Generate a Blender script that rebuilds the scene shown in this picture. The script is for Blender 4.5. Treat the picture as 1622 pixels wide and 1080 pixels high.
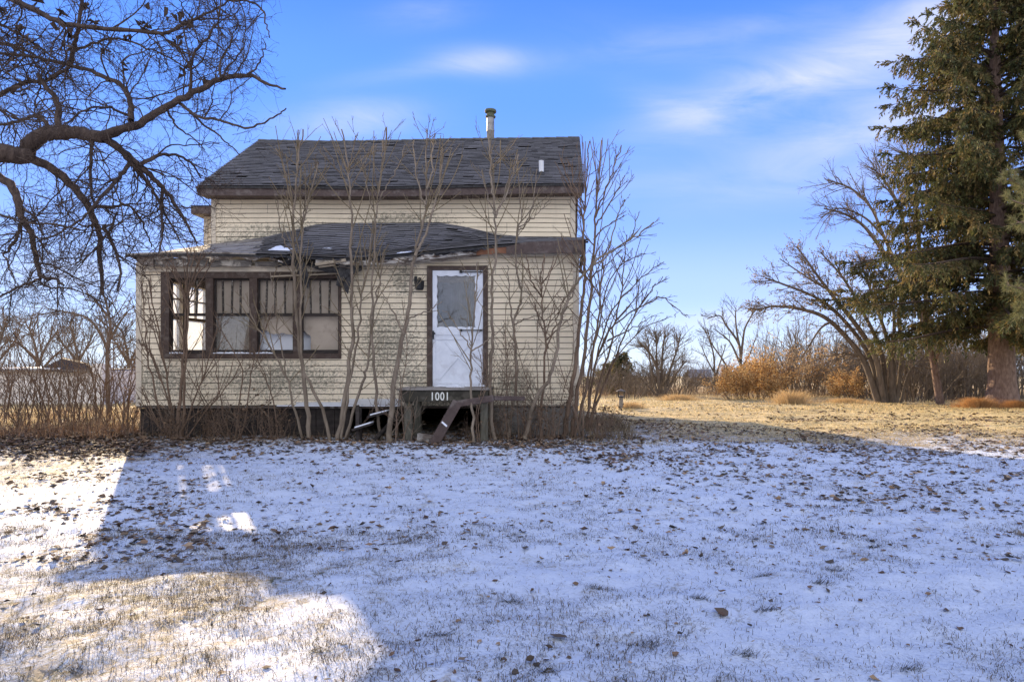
import bpy, math, random
import numpy as np
from mathutils import Vector, Matrix, Quaternion

for o in list(bpy.data.objects):
    bpy.data.objects.remove(o, do_unlink=True)
SC = bpy.context.scene
COL = SC.collection
R = np.random.default_rng(7)
random.seed(7)

# ------------------------------------------------------------------ camera
CAMH, F, CX, CY = 1.35, 1081.0, 885.0, 570.0        # eye height, focal length and vanishing point in photo pixels
cam_d = bpy.data.cameras.new('camera')
cam_d.sensor_width = 36.0
cam_d.lens = F / 1622.0 * 36.0
cam_d.shift_x = -(CX - 811.0) / 1622.0
cam_d.shift_y = (CY - 540.0) / 1622.0
cam_d.clip_start = 0.05
cam_d.clip_end = 2000.0
cam = bpy.data.objects.new('camera', cam_d)
cam.location = (0, 0, CAMH)
cam.rotation_euler = (math.radians(90), 0, 0)
COL.objects.link(cam)
SC.camera = cam

# ------------------------------------------------------------------ light
SUN_AZ = math.radians(30.0)      # sun stands behind the house, to the left
SUN_EL = math.radians(19.6)
SUN = Vector((-math.sin(SUN_AZ) * math.cos(SUN_EL), math.cos(SUN_AZ) * math.cos(SUN_EL), math.sin(SUN_EL)))
ld = bpy.data.lights.new('sun', 'SUN')
ld.energy = 4.7
ld.angle = math.radians(0.38)
ld.color = (1.0, 0.77, 0.48)
sun = bpy.data.objects.new('sun', ld)
sun.rotation_euler = SUN.to_track_quat('Z', 'Y').to_euler()
sun.location = (-20, 30, 25)
COL.objects.link(sun)

SC.view_settings.view_transform = 'Standard'
SC.view_settings.look = 'None'
SC.view_settings.gamma = 1.0
SC.view_settings.use_curve_mapping = False
SC.view_settings.exposure = 1.26
SC.cycles.max_bounces = 8
SC.cycles.transparent_max_bounces = 16
SC.cycles.use_denoising = True

# ------------------------------------------------------------------ sky
W = bpy.data.worlds.new('World')
SC.world = W
W.use_nodes = True
nt = W.node_tree
nt.nodes.clear()
def wn(t, **k):
    n = nt.nodes.new(t)
    for a, b in k.items():
        setattr(n, a, b)
    return n
wout = wn('ShaderNodeOutputWorld')
wbg = wn('ShaderNodeBackground')
wbg.inputs['Strength'].default_value = 0.15
nt.links.new(wbg.outputs[0], wout.inputs[0])
sky = wn('ShaderNodeTexSky', sky_type='NISHITA')
sky.sun_disc = False
sky.sun_elevation = SUN_EL
sky.sun_rotation = -SUN_AZ
sky.altitude = 200
sky.air_density = 1.0
sky.dust_density = 0.0
sky.ozone_density = 3.0
tc = wn('ShaderNodeTexCoord')
sep = wn('ShaderNodeSeparateXYZ')
nt.links.new(tc.outputs['Generated'], sep.inputs[0])
def wmath(op, a, b=None, c=None, clamp=False):
    n = wn('ShaderNodeMath', operation=op)
    n.use_clamp = clamp
    for i, v in enumerate((a, b, c)):
        if v is None: continue
        if isinstance(v, (int, float)): n.inputs[i].default_value = v
        else: nt.links.new(v, n.inputs[i])
    return n.outputs[0]
# direction as slopes against +Y (north of the house), used to lay the thin clouds
ypos = wmath('MAXIMUM', sep.outputs['Y'], 0.02)
su = wmath('DIVIDE', sep.outputs['X'], ypos)
sv = wmath('DIVIDE', sep.outputs['Z'], ypos)
cmb = wn('ShaderNodeCombineXYZ')
nt.links.new(su, cmb.inputs[0]); nt.links.new(sv, cmb.inputs[1])
# wispy noise, stretched along a shallow diagonal
mp = wn('ShaderNodeMapping'); mp.inputs['Rotation'].default_value = (0, 0, math.radians(14)); mp.inputs['Scale'].default_value = (4.0, 15.0, 1)
nt.links.new(cmb.outputs[0], mp.inputs['Vector'])
nz = wn('ShaderNodeTexNoise'); nz.inputs['Scale'].default_value = 1.0; nz.inputs['Detail'].default_value = 6; nz.inputs['Roughness'].default_value = 0.6; nz.inputs['Distortion'].default_value = 0.6
nt.links.new(mp.outputs[0], nz.inputs['Vector'])
blobs = [  # photo px, half sizes px, tilt deg, strength
    (765, 96, 85, 24, 0, .7), (660, 24, 95, 26, -6, .25), (1085, 182, 100, 30, 22, .34), (1230, 140, 230, 44, -18, .8),
    (1400, 205, 240, 50, -14, .7), (560, 190, 120, 34, -5, .7), (1500, 20, 180, 60, -20, .45), (1040, 70, 160, 40, 10, .15),
    (1160, 505, 90, 16, -4, .8), (1320, 470, 160, 40, 0, .3), (120, 440, 170, 36, 0, .5), (1330, 290, 260, 34, -8, .35), (1480, 70, 280, 95, -18, .42), (1120, 55, 230, 26, -10, .28), (950, 300, 240, 22, -6, .22), (620, 120, 120, 16, -8, .2), (300, 330, 160, 60, -15, .15)]
tot = None
for (bx, by, hw, hh, tilt, st) in blobs:
    m = wn('ShaderNodeMapping', vector_type='TEXTURE')
    m.inputs['Location'].default_value = ((bx - CX) / F, (CY - by) / F, 0)
    m.inputs['Rotation'].default_value = (0, 0, math.radians(-tilt))
    m.inputs['Scale'].default_value = (hw / F, hh / F, 1)
    nt.links.new(cmb.outputs[0], m.inputs['Vector'])
    ln = wn('ShaderNodeVectorMath', operation='LENGTH'); nt.links.new(m.outputs[0], ln.inputs[0])
    g = wmath('MULTIPLY', ln.outputs['Value'], ln.outputs['Value'])
    g = wmath('MULTIPLY', g, -1.3)
    g = wmath('EXPONENT', g)
    g = wmath('MULTIPLY', g, st)
    tot = g if tot is None else wmath('ADD', tot, g)
nmap = wn('ShaderNodeMapRange'); nmap.inputs[1].default_value = .22; nmap.inputs[2].default_value = .78
nt.links.new(nz.outputs[0], nmap.inputs[0])
cl = wmath('MULTIPLY', tot, nmap.outputs[0])
front = wmath('GREATER_THAN', sep.outputs['Y'], 0.05)
cl = wmath('MULTIPLY', cl, front)
cl = wmath('MINIMUM', cl, 0.85)
# sky colour: the physical sky, a touch bluer
tint = wn('ShaderNodeMix', data_type='RGBA', blend_type='MULTIPLY')
tint.inputs[0].default_value = 1.0
tint.inputs[7].default_value = (0.72, 0.92, 1.22, 1)
nt.links.new(sky.outputs[0], tint.inputs[6])
# a clear winter sky deepens quickly with height
gr = wn('ShaderNodeValToRGB')
gr.color_ramp.interpolation = 'EASE'
els = gr.color_ramp.elements
els[0].position = 0.0; els[0].color = (.58, .68, .93, 1)
els[1].position = 1.0; els[1].color = (.045, .15, .58, 1)
for pos, c in ((.10, (.37, .485, .94)), (.22, (.205, .355, .93)), (.36, (.118, .29, .93)), (.50, (.062, .198, .82))):
    e = els.new(pos); e.color = (*c, 1)
nt.links.new(sep.outputs['Z'], gr.inputs[0])
gsc = wn('ShaderNodeMix', data_type='RGBA', blend_type='MULTIPLY'); gsc.inputs[0].default_value = 1.0
gsc.inputs[7].default_value = (3.6, 3.6, 3.6, 1); nt.links.new(gr.outputs[0], gsc.inputs[6])
blend = wn('ShaderNodeMix', data_type='RGBA'); blend.inputs[0].default_value = .9
nt.links.new(tint.outputs[2], blend.inputs[6]); nt.links.new(gsc.outputs[2], blend.inputs[7])
# made-up bright cloud behind the camera, added unseen as fill for the house front
nb = wn('ShaderNodeTexNoise'); nb.inputs['Scale'].default_value = 2.2; nb.inputs['Detail'].default_value = 5
nt.links.new(tc.outputs['Generated'], nb.inputs['Vector'])
nbm = wn('ShaderNodeMapRange'); nbm.inputs[1].default_value = .32; nbm.inputs[2].default_value = .58; nt.links.new(nb.outputs[0], nbm.inputs[0])
sth = wn('ShaderNodeMapRange'); sth.inputs[1].default_value = .12; sth.inputs[2].default_value = -.25; nt.links.new(sep.outputs['Y'], sth.inputs[0])
bcl = wmath('MULTIPLY', nbm.outputs[0], sth.outputs[0])
south_fill = wn('ShaderNodeMix', data_type='RGBA'); south_fill.inputs[7].default_value = (5.3, 5.4, 5.7, 1)
nt.links.new(bcl, south_fill.inputs[0]); nt.links.new(blend.outputs[2], south_fill.inputs[6])
mixc = wn('ShaderNodeMix', data_type='RGBA')
mixc.inputs[7].default_value = (2.8, 2.8, 2.95, 1)
nt.links.new(south_fill.outputs[2], mixc.inputs[6])
nt.links.new(cl, mixc.inputs[0])
nt.links.new(mixc.outputs[2], wbg.inputs['Color'])
SKY_TINT = tint

# ------------------------------------------------------------------ helpers
def P(px, py, Y):
    return ((px - CX) * Y / F, Y, CAMH + (CY - py) * Y / F)
def PX(px, Y): return (px - CX) * Y / F
def PZ(py, Y): return CAMH + (CY - py) * Y / F

def fmesh(name, V, Q=None, T=None, mats=None, parent=None, col=None, smooth=False, mi=None):
    """one mesh object from numpy arrays: quads Q, triangles T, per-vertex colour col"""
    V = np.asarray(V, dtype=np.float32).reshape(-1, 3)
    Q = np.zeros((0, 4), np.int32) if Q is None or len(Q) == 0 else np.asarray(Q, np.int32).reshape(-1, 4)
    T = np.zeros((0, 3), np.int32) if T is None or len(T) == 0 else np.asarray(T, np.int32).reshape(-1, 3)
    me = bpy.data.meshes.new(name)
    me.vertices.add(len(V)); me.vertices.foreach_set('co', V.ravel())
    nl = Q.size + T.size
    me.loops.add(nl)
    me.loops.foreach_set('vertex_index', np.concatenate([Q.ravel(), T.ravel()]).astype(np.int32))
    me.polygons.add(len(Q) + len(T))
    st = np.concatenate([np.arange(len(Q)) * 4, Q.size + np.arange(len(T)) * 3]).astype(np.int32)
    me.polygons.foreach_set('loop_start', st)
    if smooth:
        me.polygons.foreach_set('use_smooth', np.ones(len(Q) + len(T), bool))
    if mi is not None:
        me.polygons.foreach_set('material_index', np.asarray(mi, np.int32))
    if mats is not None:
        for m in (mats if isinstance(mats, (list, tuple)) else [mats]):
            me.materials.append(m)
    if col is not None:
        a = me.color_attributes.new('tone', 'FLOAT_COLOR', 'POINT')
        c = np.ones((len(V), 4), np.float32); c[:, :3] = col
        a.data.foreach_set('color', c.ravel())
    me.update(calc_edges=True)
    me.validate()
    ob = bpy.data.objects.new(name, me)
    COL.objects.link(ob)
    if parent is not None:
        ob.parent = parent
        off = np.array(base_of(parent), np.float32)
        if np.any(off):
            V = V - off
            me.vertices.foreach_set('co', V.ravel()); me.update()
    return ob

def base_of(o):
    v = Vector((0, 0, 0))
    while o is not None:
        v += o.location; o = o.parent
    return tuple(v)

class MB:
    """collects boxes, quads and prisms into one mesh, world coordinates"""
    def __init__(s): s.v = []; s.f = []; s.m = []
    def add(s, vs, fs, m=0):
        b = len(s.v); s.v += [tuple(v) for v in vs]
        for f in fs: s.f.append(tuple(b + i for i in f)); s.m.append(m)
    def box(s, x0, y0, z0, x1, y1, z1, m=0):
        if x0 > x1: x0, x1 = x1, x0
        if y0 > y1: y0, y1 = y1, y0
        if z0 > z1: z0, z1 = z1, z0
        s.add([(x0,y0,z0),(x1,y0,z0),(x1,y1,z0),(x0,y1,z0),(x0,y0,z1),(x1,y0,z1),(x1,y1,z1),(x0,y1,z1)],
              [(0,3,2,1),(4,5,6,7),(0,1,5,4),(1,2,6,5),(2,3,7,6),(3,0,4,7)], m)
    def beam(s, a, b, w, h, up=(0,0,1), m=0):
        """box from a to b, w wide, h high"""
        a = Vector(a); b = Vector(b); d = (b - a).normalized(); u = Vector(up)
        sd = d.cross(u)
        if sd.length < 1e-4: sd = d.cross(Vector((0,1,0)))
        sd.normalize(); u = sd.cross(d).normalized()
        c = []
        for p in (a, b):
            for (i, j) in ((-1,-1),(1,-1),(1,1),(-1,1)):
                c.append(p + sd * (w/2*i) + u * (h/2*j))
        s.add(c, [(0,1,2,3),(7,6,5,4),(0,4,5,1),(1,5,6,2),(2,6,7,3),(3,7,4,0)], m)
    def prism(s, poly, y0, y1, m=0):
        """poly: list of (x,z); extruded from y0 to y1"""
        n = len(poly)
        vs = [(x, y0, z) for x, z in poly] + [(x, y1, z) for x, z in poly]
        fs = [tuple(range(n)), tuple(range(2*n-1, n-1, -1))] + [(i, n+i, n+(i+1)%n, (i+1)%n) for i in range(n)]
        s.add(vs, fs, m)
    def lathe(s, c, prof, n=20, m=0):
        b = []
        for (r, z) in prof:
            for k in range(n):
                a = 2*math.pi*k/n; b.append((c[0]+r*math.cos(a), c[1]+r*math.sin(a), c[2]+z))
        fs = []
        for i in range(len(prof)-1):
            for k in range(n):
                fs.append((i*n+k, i*n+(k+1)%n, (i+1)*n+(k+1)%n, (i+1)*n+k))
        s.add(b, fs, m)
    def build(s, name, mats, parent=None, bevel=0.0, smooth=False):
        me = bpy.data.meshes.new(name)
        off = Vector(base_of(parent)) if parent is not None else Vector((0,0,0))
        me.from_pydata([tuple(Vector(v) - off) for v in s.v], [], s.f)
        for m in (mats if isinstance(mats, (list, tuple)) else [mats]): me.materials.append(m)
        me.polygons.foreach_set('material_index', np.array(s.m, np.int32))
        if smooth: me.polygons.foreach_set('use_smooth', np.ones(len(s.f), bool))
        me.update()
        ob = bpy.data.objects.new(name, me); COL.objects.link(ob)
        if parent is not None: ob.parent = parent
        if bevel:
            md = ob.modifiers.new('edge', 'BEVEL'); md.width = bevel; md.segments = 1; md.limit_method = 'ANGLE'
        return ob

def thing(name, label, cat, loc=(0,0,0), group=None):
    o = bpy.data.objects.new(name, None); COL.objects.link(o)
    o.location = loc; o.empty_display_size = .2
    tag(o, label, cat, group); return o
def tag(o, label, cat, group=None):
    o['label'] = label; o['category'] = cat
    if group: o['group'] = group
    return o
def kind(o, k): o['kind'] = k; return o

# --- numpy value noise
_G = np.random.default_rng(3).random((256, 256)).astype(np.float64)
def vnoise(x, y, s, seed=0):
    x = np.asarray(x) * s + 37.3 * seed; y = np.asarray(y) * s + 91.7 * seed
    xi = np.floor(x).astype(int); yi = np.floor(y).astype(int)
    fx = x - xi; fy = y - yi; fx = fx*fx*(3-2*fx); fy = fy*fy*(3-2*fy)
    g = lambda a, b: _G[a & 255, b & 255]
    return (g(xi,yi)*(1-fx)+g(xi+1,yi)*fx)*(1-fy) + (g(xi,yi+1)*(1-fx)+g(xi+1,yi+1)*fx)*fy
def gz(x, y):
    """height of the ground"""
    x = np.asarray(x, float); y = np.asarray(y, float)
    t = np.clip((y - 13) / 40, 0, 1)
    z = -1.0 * (t * (1.4 - .4 * t))
    z = z - np.clip(y - 60, 0, 600) * .022
    near = np.exp(-np.maximum(0, np.hypot(x, y) - 6) / 10)
    b = (vnoise(x, y, .6, 1) - .5) * .07 + (vnoise(x, y, 2.3, 2) - .5) * .035
    b += ((vnoise(x, y, 5.5, 3) - .5) * .030 + (vnoise(x, y, 11, 4) - .5) * .022) * (near * .85 + .15)
    return z + b

# ------------------------------------------------------------------ materials
def new_mat(name):
    m = bpy.data.materials.new(name); m.use_nodes = True
    n = m.node_tree; b = n.nodes['Principled BSDF']
    b.inputs['Specular IOR Level'].default_value = .3
    return m, n, b
def L(n, a, b): n.links.new(a, b)
def noise_node(n, vec, scale, detail=4, rough=.55, dist=0, sc=(1,1,1)):
    t = n.nodes.new('ShaderNodeTexNoise')
    t.inputs['Scale'].default_value = scale; t.inputs['Detail'].default_value = detail
    t.inputs['Roughness'].default_value = rough; t.inputs['Distortion'].default_value = dist
    if vec is not None:
        if sc != (1,1,1):
            mp = n.nodes.new('ShaderNodeMapping'); mp.inputs['Scale'].default_value = sc
            L(n, vec, mp.inputs['Vector']); vec = mp.outputs[0]
        L(n, vec, t.inputs['Vector'])
    return t.outputs[0]
def ramp(n, fac, a, b):
    r = n.nodes.new('ShaderNodeMapRange'); r.inputs[1].default_value = a; r.inputs[2].default_value = b
    L(n, fac, r.inputs[0]); return r.outputs[0]
def mixcol(n, fac, a, b, blend='MIX'):
    x = n.nodes.new('ShaderNodeMix'); x.data_type = 'RGBA'; x.blend_type = blend
    if isinstance(fac, (int, float)): x.inputs[0].default_value = fac
    else: L(n, fac, x.inputs[0])
    for v, i in ((a, 6), (b, 7)):
        if isinstance(v, tuple): x.inputs[i].default_value = (*v[:3], 1)
        else: L(n, v, x.inputs[i])
    return x.outputs[2]
def mth(n, op, a, b=0.0, clamp=False):
    x = n.nodes.new('ShaderNodeMath'); x.operation = op; x.use_clamp = clamp
    for i, v in enumerate((a, b)):
        if isinstance(v, (int, float)): x.inputs[i].default_value = v
        else: L(n, v, x.inputs[i])
    return x.outputs[0]
def wpos(n):
    g = n.nodes.new('ShaderNodeNewGeometry'); return g.outputs['Position']
def bump(n, b, h, strength=.3, dist=.02):
    k = n.nodes.new('ShaderNodeBump'); k.inputs['Strength'].default_value = strength; k.inputs['Distance'].default_value = dist
    L(n, h, k.inputs['Height']); L(n, k.outputs[0], b.inputs['Normal'])

def nmat(name, c1, c2, scale=8, rough=.75, sc=(1,1,1), lo=.35, hi=.65, bmp=.2, bd=.01, c3=None, s3=2.0, metal=0, detail=5):
    """two colours mixed by noise, a third in patches"""
    m, n, b = new_mat(name)
    p = wpos(n)
    f = ramp(n, noise_node(n, p, scale, detail, .6, .3, sc), lo, hi)
    c = mixcol(n, f, c1, c2)
    if c3:
        g = ramp(n, noise_node(n, p, s3, 6, .65, .2), .52, .62)
        c = mixcol(n, g, c, c3)
    L(n, c, b.inputs['Base Color'])
    b.inputs['Roughness'].default_value = rough; b.inputs['Metallic'].default_value = metal
    if bmp: bump(n, b, f, bmp, bd)
    return m
def attr_mat(name, rough=.8, trans=0.0, mult=(1,1,1)):
    m, n, b = new_mat(name)
    a = n.nodes.new('ShaderNodeAttribute'); a.attribute_name = 'tone'
    c = a.outputs['Color']
    if mult != (1,1,1): c = mixcol(n, 1.0, c, mult, 'MULTIPLY')
    L(n, c, b.inputs['Base Color']); b.inputs['Roughness'].default_value = rough
    if trans:
        t = n.nodes.new('ShaderNodeBsdfTranslucent'); L(n, c, t.inputs[0])
        mx = n.nodes.new('ShaderNodeMixShader'); mx.inputs[0].default_value = trans
        L(n, b.outputs[0], mx.inputs[1]); L(n, t.outputs[0], mx.inputs[2])
        L(n, mx.outputs[0], n.nodes['Material Output'].inputs[0])
    return m

M = {}
M['snow'] = nmat('snow', (.70,.73,.80), (.80,.82,.87), 30, .55, bmp=.15)
M['brown'] = nmat('brown_trim', (.055,.036,.032), (.085,.058,.05), 14, .55, bmp=.1, c3=(.12,.095,.085), s3=5)
M['brownwin'] = nmat('dark_brown_window_paint', (.05,.031,.023), (.075,.05,.038), 14, .6, bmp=.15, c3=(.11,.085,.07), s3=6)
M['brownrot'] = nmat('rotten_brown_wood', (.05,.035,.028), (.17,.14,.115), 18, .85, sc=(.25,1,1.6), bmp=.6, c3=(.30,.28,.25), s3=3)
M['greywood'] = nmat('weathered_grey_wood', (.15,.135,.12), (.33,.30,.27), 22, .9, sc=(.15,1,2), bmp=.5, c3=(.07,.055,.045), s3=2.2)
M['rotgrey'] = nmat('rotten_grey_eave', (.075,.066,.058), (.155,.14,.125), 16, .9, sc=(.3,1,1.4), bmp=.7, c3=(.42,.38,.32), s3=3.5)
M['peel'] = nmat('peeling_white_paint', (.62,.58,.52), (.16,.11,.08), 9, .8, sc=(.5,1,1.5), lo=.50, hi=.56, bmp=.8, c3=(.09,.065,.05), s3=4)
M['rustwood'] = nmat('raw_red_brown_wood', (.27,.12,.065), (.18,.085,.05), 18, .85, sc=(.2,1,2), bmp=.4)
M['cream'] = nmat('cream_trim', (.60,.52,.40), (.52,.45,.35), 9, .55, bmp=.05, c3=(.44,.39,.31), s3=3)
M['concrete'] = nmat('foundation_block', (.16,.15,.135), (.24,.22,.20), 9, .95, bmp=.5, c3=(.09,.085,.075), s3=1.5)
M['darkwood'] = nmat('dark_damp_wood', (.022,.018,.016), (.05,.04,.035), 15, .9, sc=(.3,1,1), bmp=.4)
M['chipwood'] = nmat('dark_muntin_with_paint_chips', (.025,.02,.017), (.045,.036,.03), 20, .8, bmp=.3, c3=(.24,.22,.185), s3=38)
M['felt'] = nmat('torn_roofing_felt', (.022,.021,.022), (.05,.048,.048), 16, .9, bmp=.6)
M['greendeck'] = nmat('old_green_black_paint', (.027,.023,.016), (.046,.041,.029), 12, .7, sc=(.3,1,1), bmp=.3, c3=(.075,.065,.05), s3=5)
M['postwood'] = nmat('mossy_post_wood', (.07,.066,.05), (.15,.14,.11), 30, .9, sc=(1,1,.15), bmp=.5)
M['numwhite'] = nmat('number_white', (.75,.75,.68), (.66,.66,.6), 20, .5, bmp=0)
M['doorwhite'] = nmat('white_door_paint', (.70,.73,.79), (.60,.63,.69), 6, .4, bmp=.08, c3=(.57,.59,.64), s3=3.5)
M['black'] = nmat('black_metal', (.012,.012,.013), (.025,.024,.024), 30, .4, bmp=0)
M['tan'] = nmat('tan_inner_board', (.44,.37,.295), (.37,.31,.245), 3, .8, bmp=.1, c3=(.31,.255,.20), s3=2.5)
M['innerwhite'] = nmat('white_sheet', (.84,.86,.90), (.76,.79,.84), 4, .6, bmp=.15)
M['innerfloor'] = nmat('inner_floor', (.16,.13,.10), (.25,.21,.17), 9, .8, bmp=.2)
M['metalflue'] = nmat('galvanised_flue', (.22,.205,.19), (.34,.33,.32), 9, .42, sc=(1,1,.2), bmp=.1, metal=.4, c3=(.16,.14,.125), s3=6)
M['mosscap'] = nmat('mossy_cap', (.07,.085,.045), (.13,.13,.085), 25, .8, bmp=.4)
M['pvc'] = nmat('white_pvc', (.62,.62,.62), (.54,.54,.54), 9, .4, bmp=0)

def siding_mat():
    m, n, b = new_mat('cream_vinyl_siding')
    p = wpos(n)
    f = ramp(n, noise_node(n, p, 1.3, 5, .6, .3, (1,1,2.5)), .3, .7)
    c = mixcol(n, f, (.78,.67,.49), (.69,.585,.425))
    fine = ramp(n, noise_node(n, p, 30, 5, .7, 0, (1,1,.5)), .35, .75)
    c = mixcol(n, mth(n, 'MULTIPLY', fine, .14), c, (.42,.36,.27))
    s = n.nodes.new('ShaderNodeSeparateXYZ'); L(n, p, s.inputs[0])
    def region(x0, z0, rx, rz):
        a = mth(n, 'DIVIDE', mth(n, 'SUBTRACT', s.outputs[0], x0), rx)
        d = mth(n, 'DIVIDE', mth(n, 'SUBTRACT', s.outputs[2], z0), rz)
        q = mth(n, 'ADD', mth(n, 'MULTIPLY', a, a), mth(n, 'MULTIPLY', d, d))
        return mth(n, 'SUBTRACT', 1.0, q, True)
    spots = None
    for (px, py, Y, rx, rz) in ((618, 545, 12.2, .85, .85), (650, 600, 12.2, .6, .45), (815, 610, 12.2, .55, .45), (470, 370, 14.84, 1.9, .33),
                                (640, 350, 14.84, 1.5, .25), (400, 385, 14.84, 1.2, .3), (640, 440, 12.2, .35, .5), (440, 600, 12.2, 1.8, .45), (700, 640, 12.2, 3.2, .18), (250, 600, 12.2, .9, .5)):
        r = region(PX(px, Y), PZ(py, Y), rx, rz)
        spots = r if spots is None else mth(n, 'MAXIMUM', spots, r)
    mil = noise_node(n, p, 21, 8, .78, .2, (1,1,1.15))
    thr = mth(n, 'ADD', mil, mth(n, 'MULTIPLY', spots, .17))
    k = ramp(n, thr, .575, .69)
    k = mth(n, 'MULTIPLY', k, ramp(n, spots, .0, .25))
    c = mixcol(n, mth(n, 'MULTIPLY', k, .82), c, (.12,.115,.085))
    # a general grime that collects over the whole porch front
    g = ramp(n, noise_node(n, p, 5, 7, .7, .4, (1,1,.6)), .56, .75)
    c = mixcol(n, mth(n, 'MULTIPLY', g, .22), c, (.34,.30,.21))
    st = ramp(n, noise_node(n, p, 7, 6, .7, .2, (1,1,.12)), .53, .72)
    c = mixcol(n, mth(n, 'MULTIPLY', st, .20), c, (.38,.33,.24))
    L(n, c, b.inputs['Base Color']); b.inputs['Roughness'].default_value = .5
    bump(n, b, noise_node(n, p, 60, 3, .6, 0, (.2,1,1)), .08, .004)
    return m
M['siding'] = siding_mat()

def shingle_mat():
    m, n, b = new_mat('dark_asphalt_shingles')
    a = n.nodes.new('ShaderNodeAttribute'); a.attribute_name = 'tone'
    p = wpos(n)
    g = ramp(n, noise_node(n, p, 90, 3, .7), .25, .75)
    big = ramp(n, noise_node(n, p, .9, 5, .6), .3, .7)
    c = mixcol(n, g, (.095,.093,.102), (.185,.18,.195))
    c = mixcol(n, mth(n, 'MULTIPLY', big, .6), c, (.09,.088,.094))
    c = mixcol(n, 1.0, c, a.outputs['Color'], 'MULTIPLY')
    moss = ramp(n, noise_node(n, p, 3.2, 7, .7, .3), .60, .72)
    c = mixcol(n, mth(n, 'MULTIPLY', moss, .35), c, (.085,.08,.062))
    L(n, c, b.inputs['Base Color']); b.inputs['Roughness'].default_value = .9
    bump(n, b, g, .5, .004)
    return m
M['shingle'] = shingle_mat()

def ground_mat():
    m, n, b = new_mat('snowy_lawn')
    p = wpos(n)
    s = n.nodes.new('ShaderNodeSeparateXYZ'); L(n, p, s.inputs[0])
    y = s.outputs[1]
    big = noise_node(n, p, .45, 5, .6, .3)
    mid = noise_node(n, p, 3.5, 6, .65, .4)
    fine = noise_node(n, p, 24, 6, .72, .6)
    # bare share grows away from the front lawn, towards the open field and the thicket
    far = mth(n, 'MAXIMUM', ramp(n, y, 9.0, 18.0), mth(n, 'MULTIPLY', ramp(n, s.outputs[0], .5, 3.0), ramp(n, y, 9.5, 13.5)))
    brush = ramp(n, y, 10.3, 11.6)
    h = mth(n, 'ADD', mth(n, 'MULTIPLY', mth(n, 'ADD', mth(n, 'MULTIPLY', big, .6), .2), .35), mth(n, 'ADD', mth(n, 'MULTIPLY', mid, .35), mth(n, 'MULTIPLY', fine, .5)))
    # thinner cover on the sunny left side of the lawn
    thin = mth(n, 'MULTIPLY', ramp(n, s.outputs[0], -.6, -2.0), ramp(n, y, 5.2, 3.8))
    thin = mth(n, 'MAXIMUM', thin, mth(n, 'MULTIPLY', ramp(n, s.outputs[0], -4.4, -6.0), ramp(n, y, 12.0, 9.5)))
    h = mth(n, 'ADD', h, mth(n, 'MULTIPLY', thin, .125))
    h = mth(n, 'ADD', h, mth(n, 'ADD', mth(n, 'MULTIPLY', far, .185), mth(n, 'MULTIPLY', brush, .045)))
    bare = ramp(n, h, .64, .76)
    speck = mth(n, 'MULTIPLY', ramp(n, noise_node(n, p, 62, 5, .75, .8), .575, .66), ramp(n, mid, .36, .62))
    bare = mth(n, 'MAXIMUM', bare, mth(n, 'MULTIPLY', speck, .62))
    straw = mixcol(n, ramp(n, noise_node(n, p, 40, 5, .7), .3, .7), (.48,.36,.16), (.72,.58,.32))
    near = mixcol(n, ramp(n, noise_node(n, p, 45, 5, .7), .3, .7), (.22,.17,.115), (.48,.395,.285))
    straw = mixcol(n, ramp(n, y, 8.0, 14.0), near, straw)
    green = mixcol(n, ramp(n, noise_node(n, p, 9, 5, .7), .4, .6), straw, (.075,.075,.03))
    soil = mixcol(n, ramp(n, noise_node(n, p, 1.1, 4, .6), .45, .65), green, straw)
    earth = mixcol(n, ramp(n, noise_node(n, p, 50, 5, .7), .3, .7), (.07,.05,.035), (.16,.115,.075))
    soil = mixcol(n, mth(n, 'MULTIPLY', brush, mth(n, 'SUBTRACT', 1.0, far)), soil, earth)
    snow = mixcol(n, ramp(n, fine, .3, .7), (.53,.585,.69), (.63,.68,.77))
    c = mixcol(n, bare, snow, soil)
    L(n, c, b.inputs['Base Color']); b.inputs['Roughness'].default_value = .7
    hh = mth(n, 'ADD', mth(n, 'MULTIPLY', fine, .6), mth(n, 'MULTIPLY', noise_node(n, p, 90, 4, .7), .4))
    hh = mth(n, 'SUBTRACT', hh, mth(n, 'MULTIPLY', bare, .4))
    bump(n, b, hh, 1.0, .02)
    return m
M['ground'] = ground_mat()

def glass_mat(name, tr, tint=(.9,.9,.9), gl=.25, rough=.03, dirt=(.5,.48,.42), dirtamt=.15, trans=False):
    m, n, b = new_mat(name)
    out = n.nodes['Material Output']
    t = n.nodes.new('ShaderNodeBsdfTransparent'); t.inputs[0].default_value = (*tint, 1)
    g = n.nodes.new('ShaderNodeBsdfGlossy'); g.inputs['Roughness'].default_value = rough
    mx = n.nodes.new('ShaderNodeMixShader'); mx.inputs[0].default_value = gl
    L(n, t.outputs[0], mx.inputs[1]); L(n, g.outputs[0], mx.inputs[2])
    if trans: d = n.nodes.new('ShaderNodeBsdfTranslucent')
    else: d = n.nodes.new('ShaderNodeBsdfDiffuse')
    d.inputs[0].default_value = (*dirt, 1)
    m2 = n.nodes.new('ShaderNodeMixShader')
    f = ramp(n, noise_node(n, wpos(n), 5, 6, .7, .5), .35, .75)
    L(n, mth(n, 'ADD', mth(n, 'MULTIPLY', f, dirtamt), dirtamt * .5), m2.inputs[0])
    L(n, mx.outputs[0], m2.inputs[1]); L(n, d.outputs[0], m2.inputs[2])
    L(n, m2.outputs[0], out.inputs[0])
    return m
M['glass'] = glass_mat('window_glass', 1, gl=.07, dirt=(.3,.28,.24), dirtamt=.2)
M['doorglass'] = glass_mat('door_glass', 1, gl=.075, dirt=(.12,.115,.11), dirtamt=.06)
M['dirtyglass'] = glass_mat('dusty_sunlit_glass', 1, gl=.08, dirt=(.85,.82,.72), dirtamt=.45, trans=True)

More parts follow.
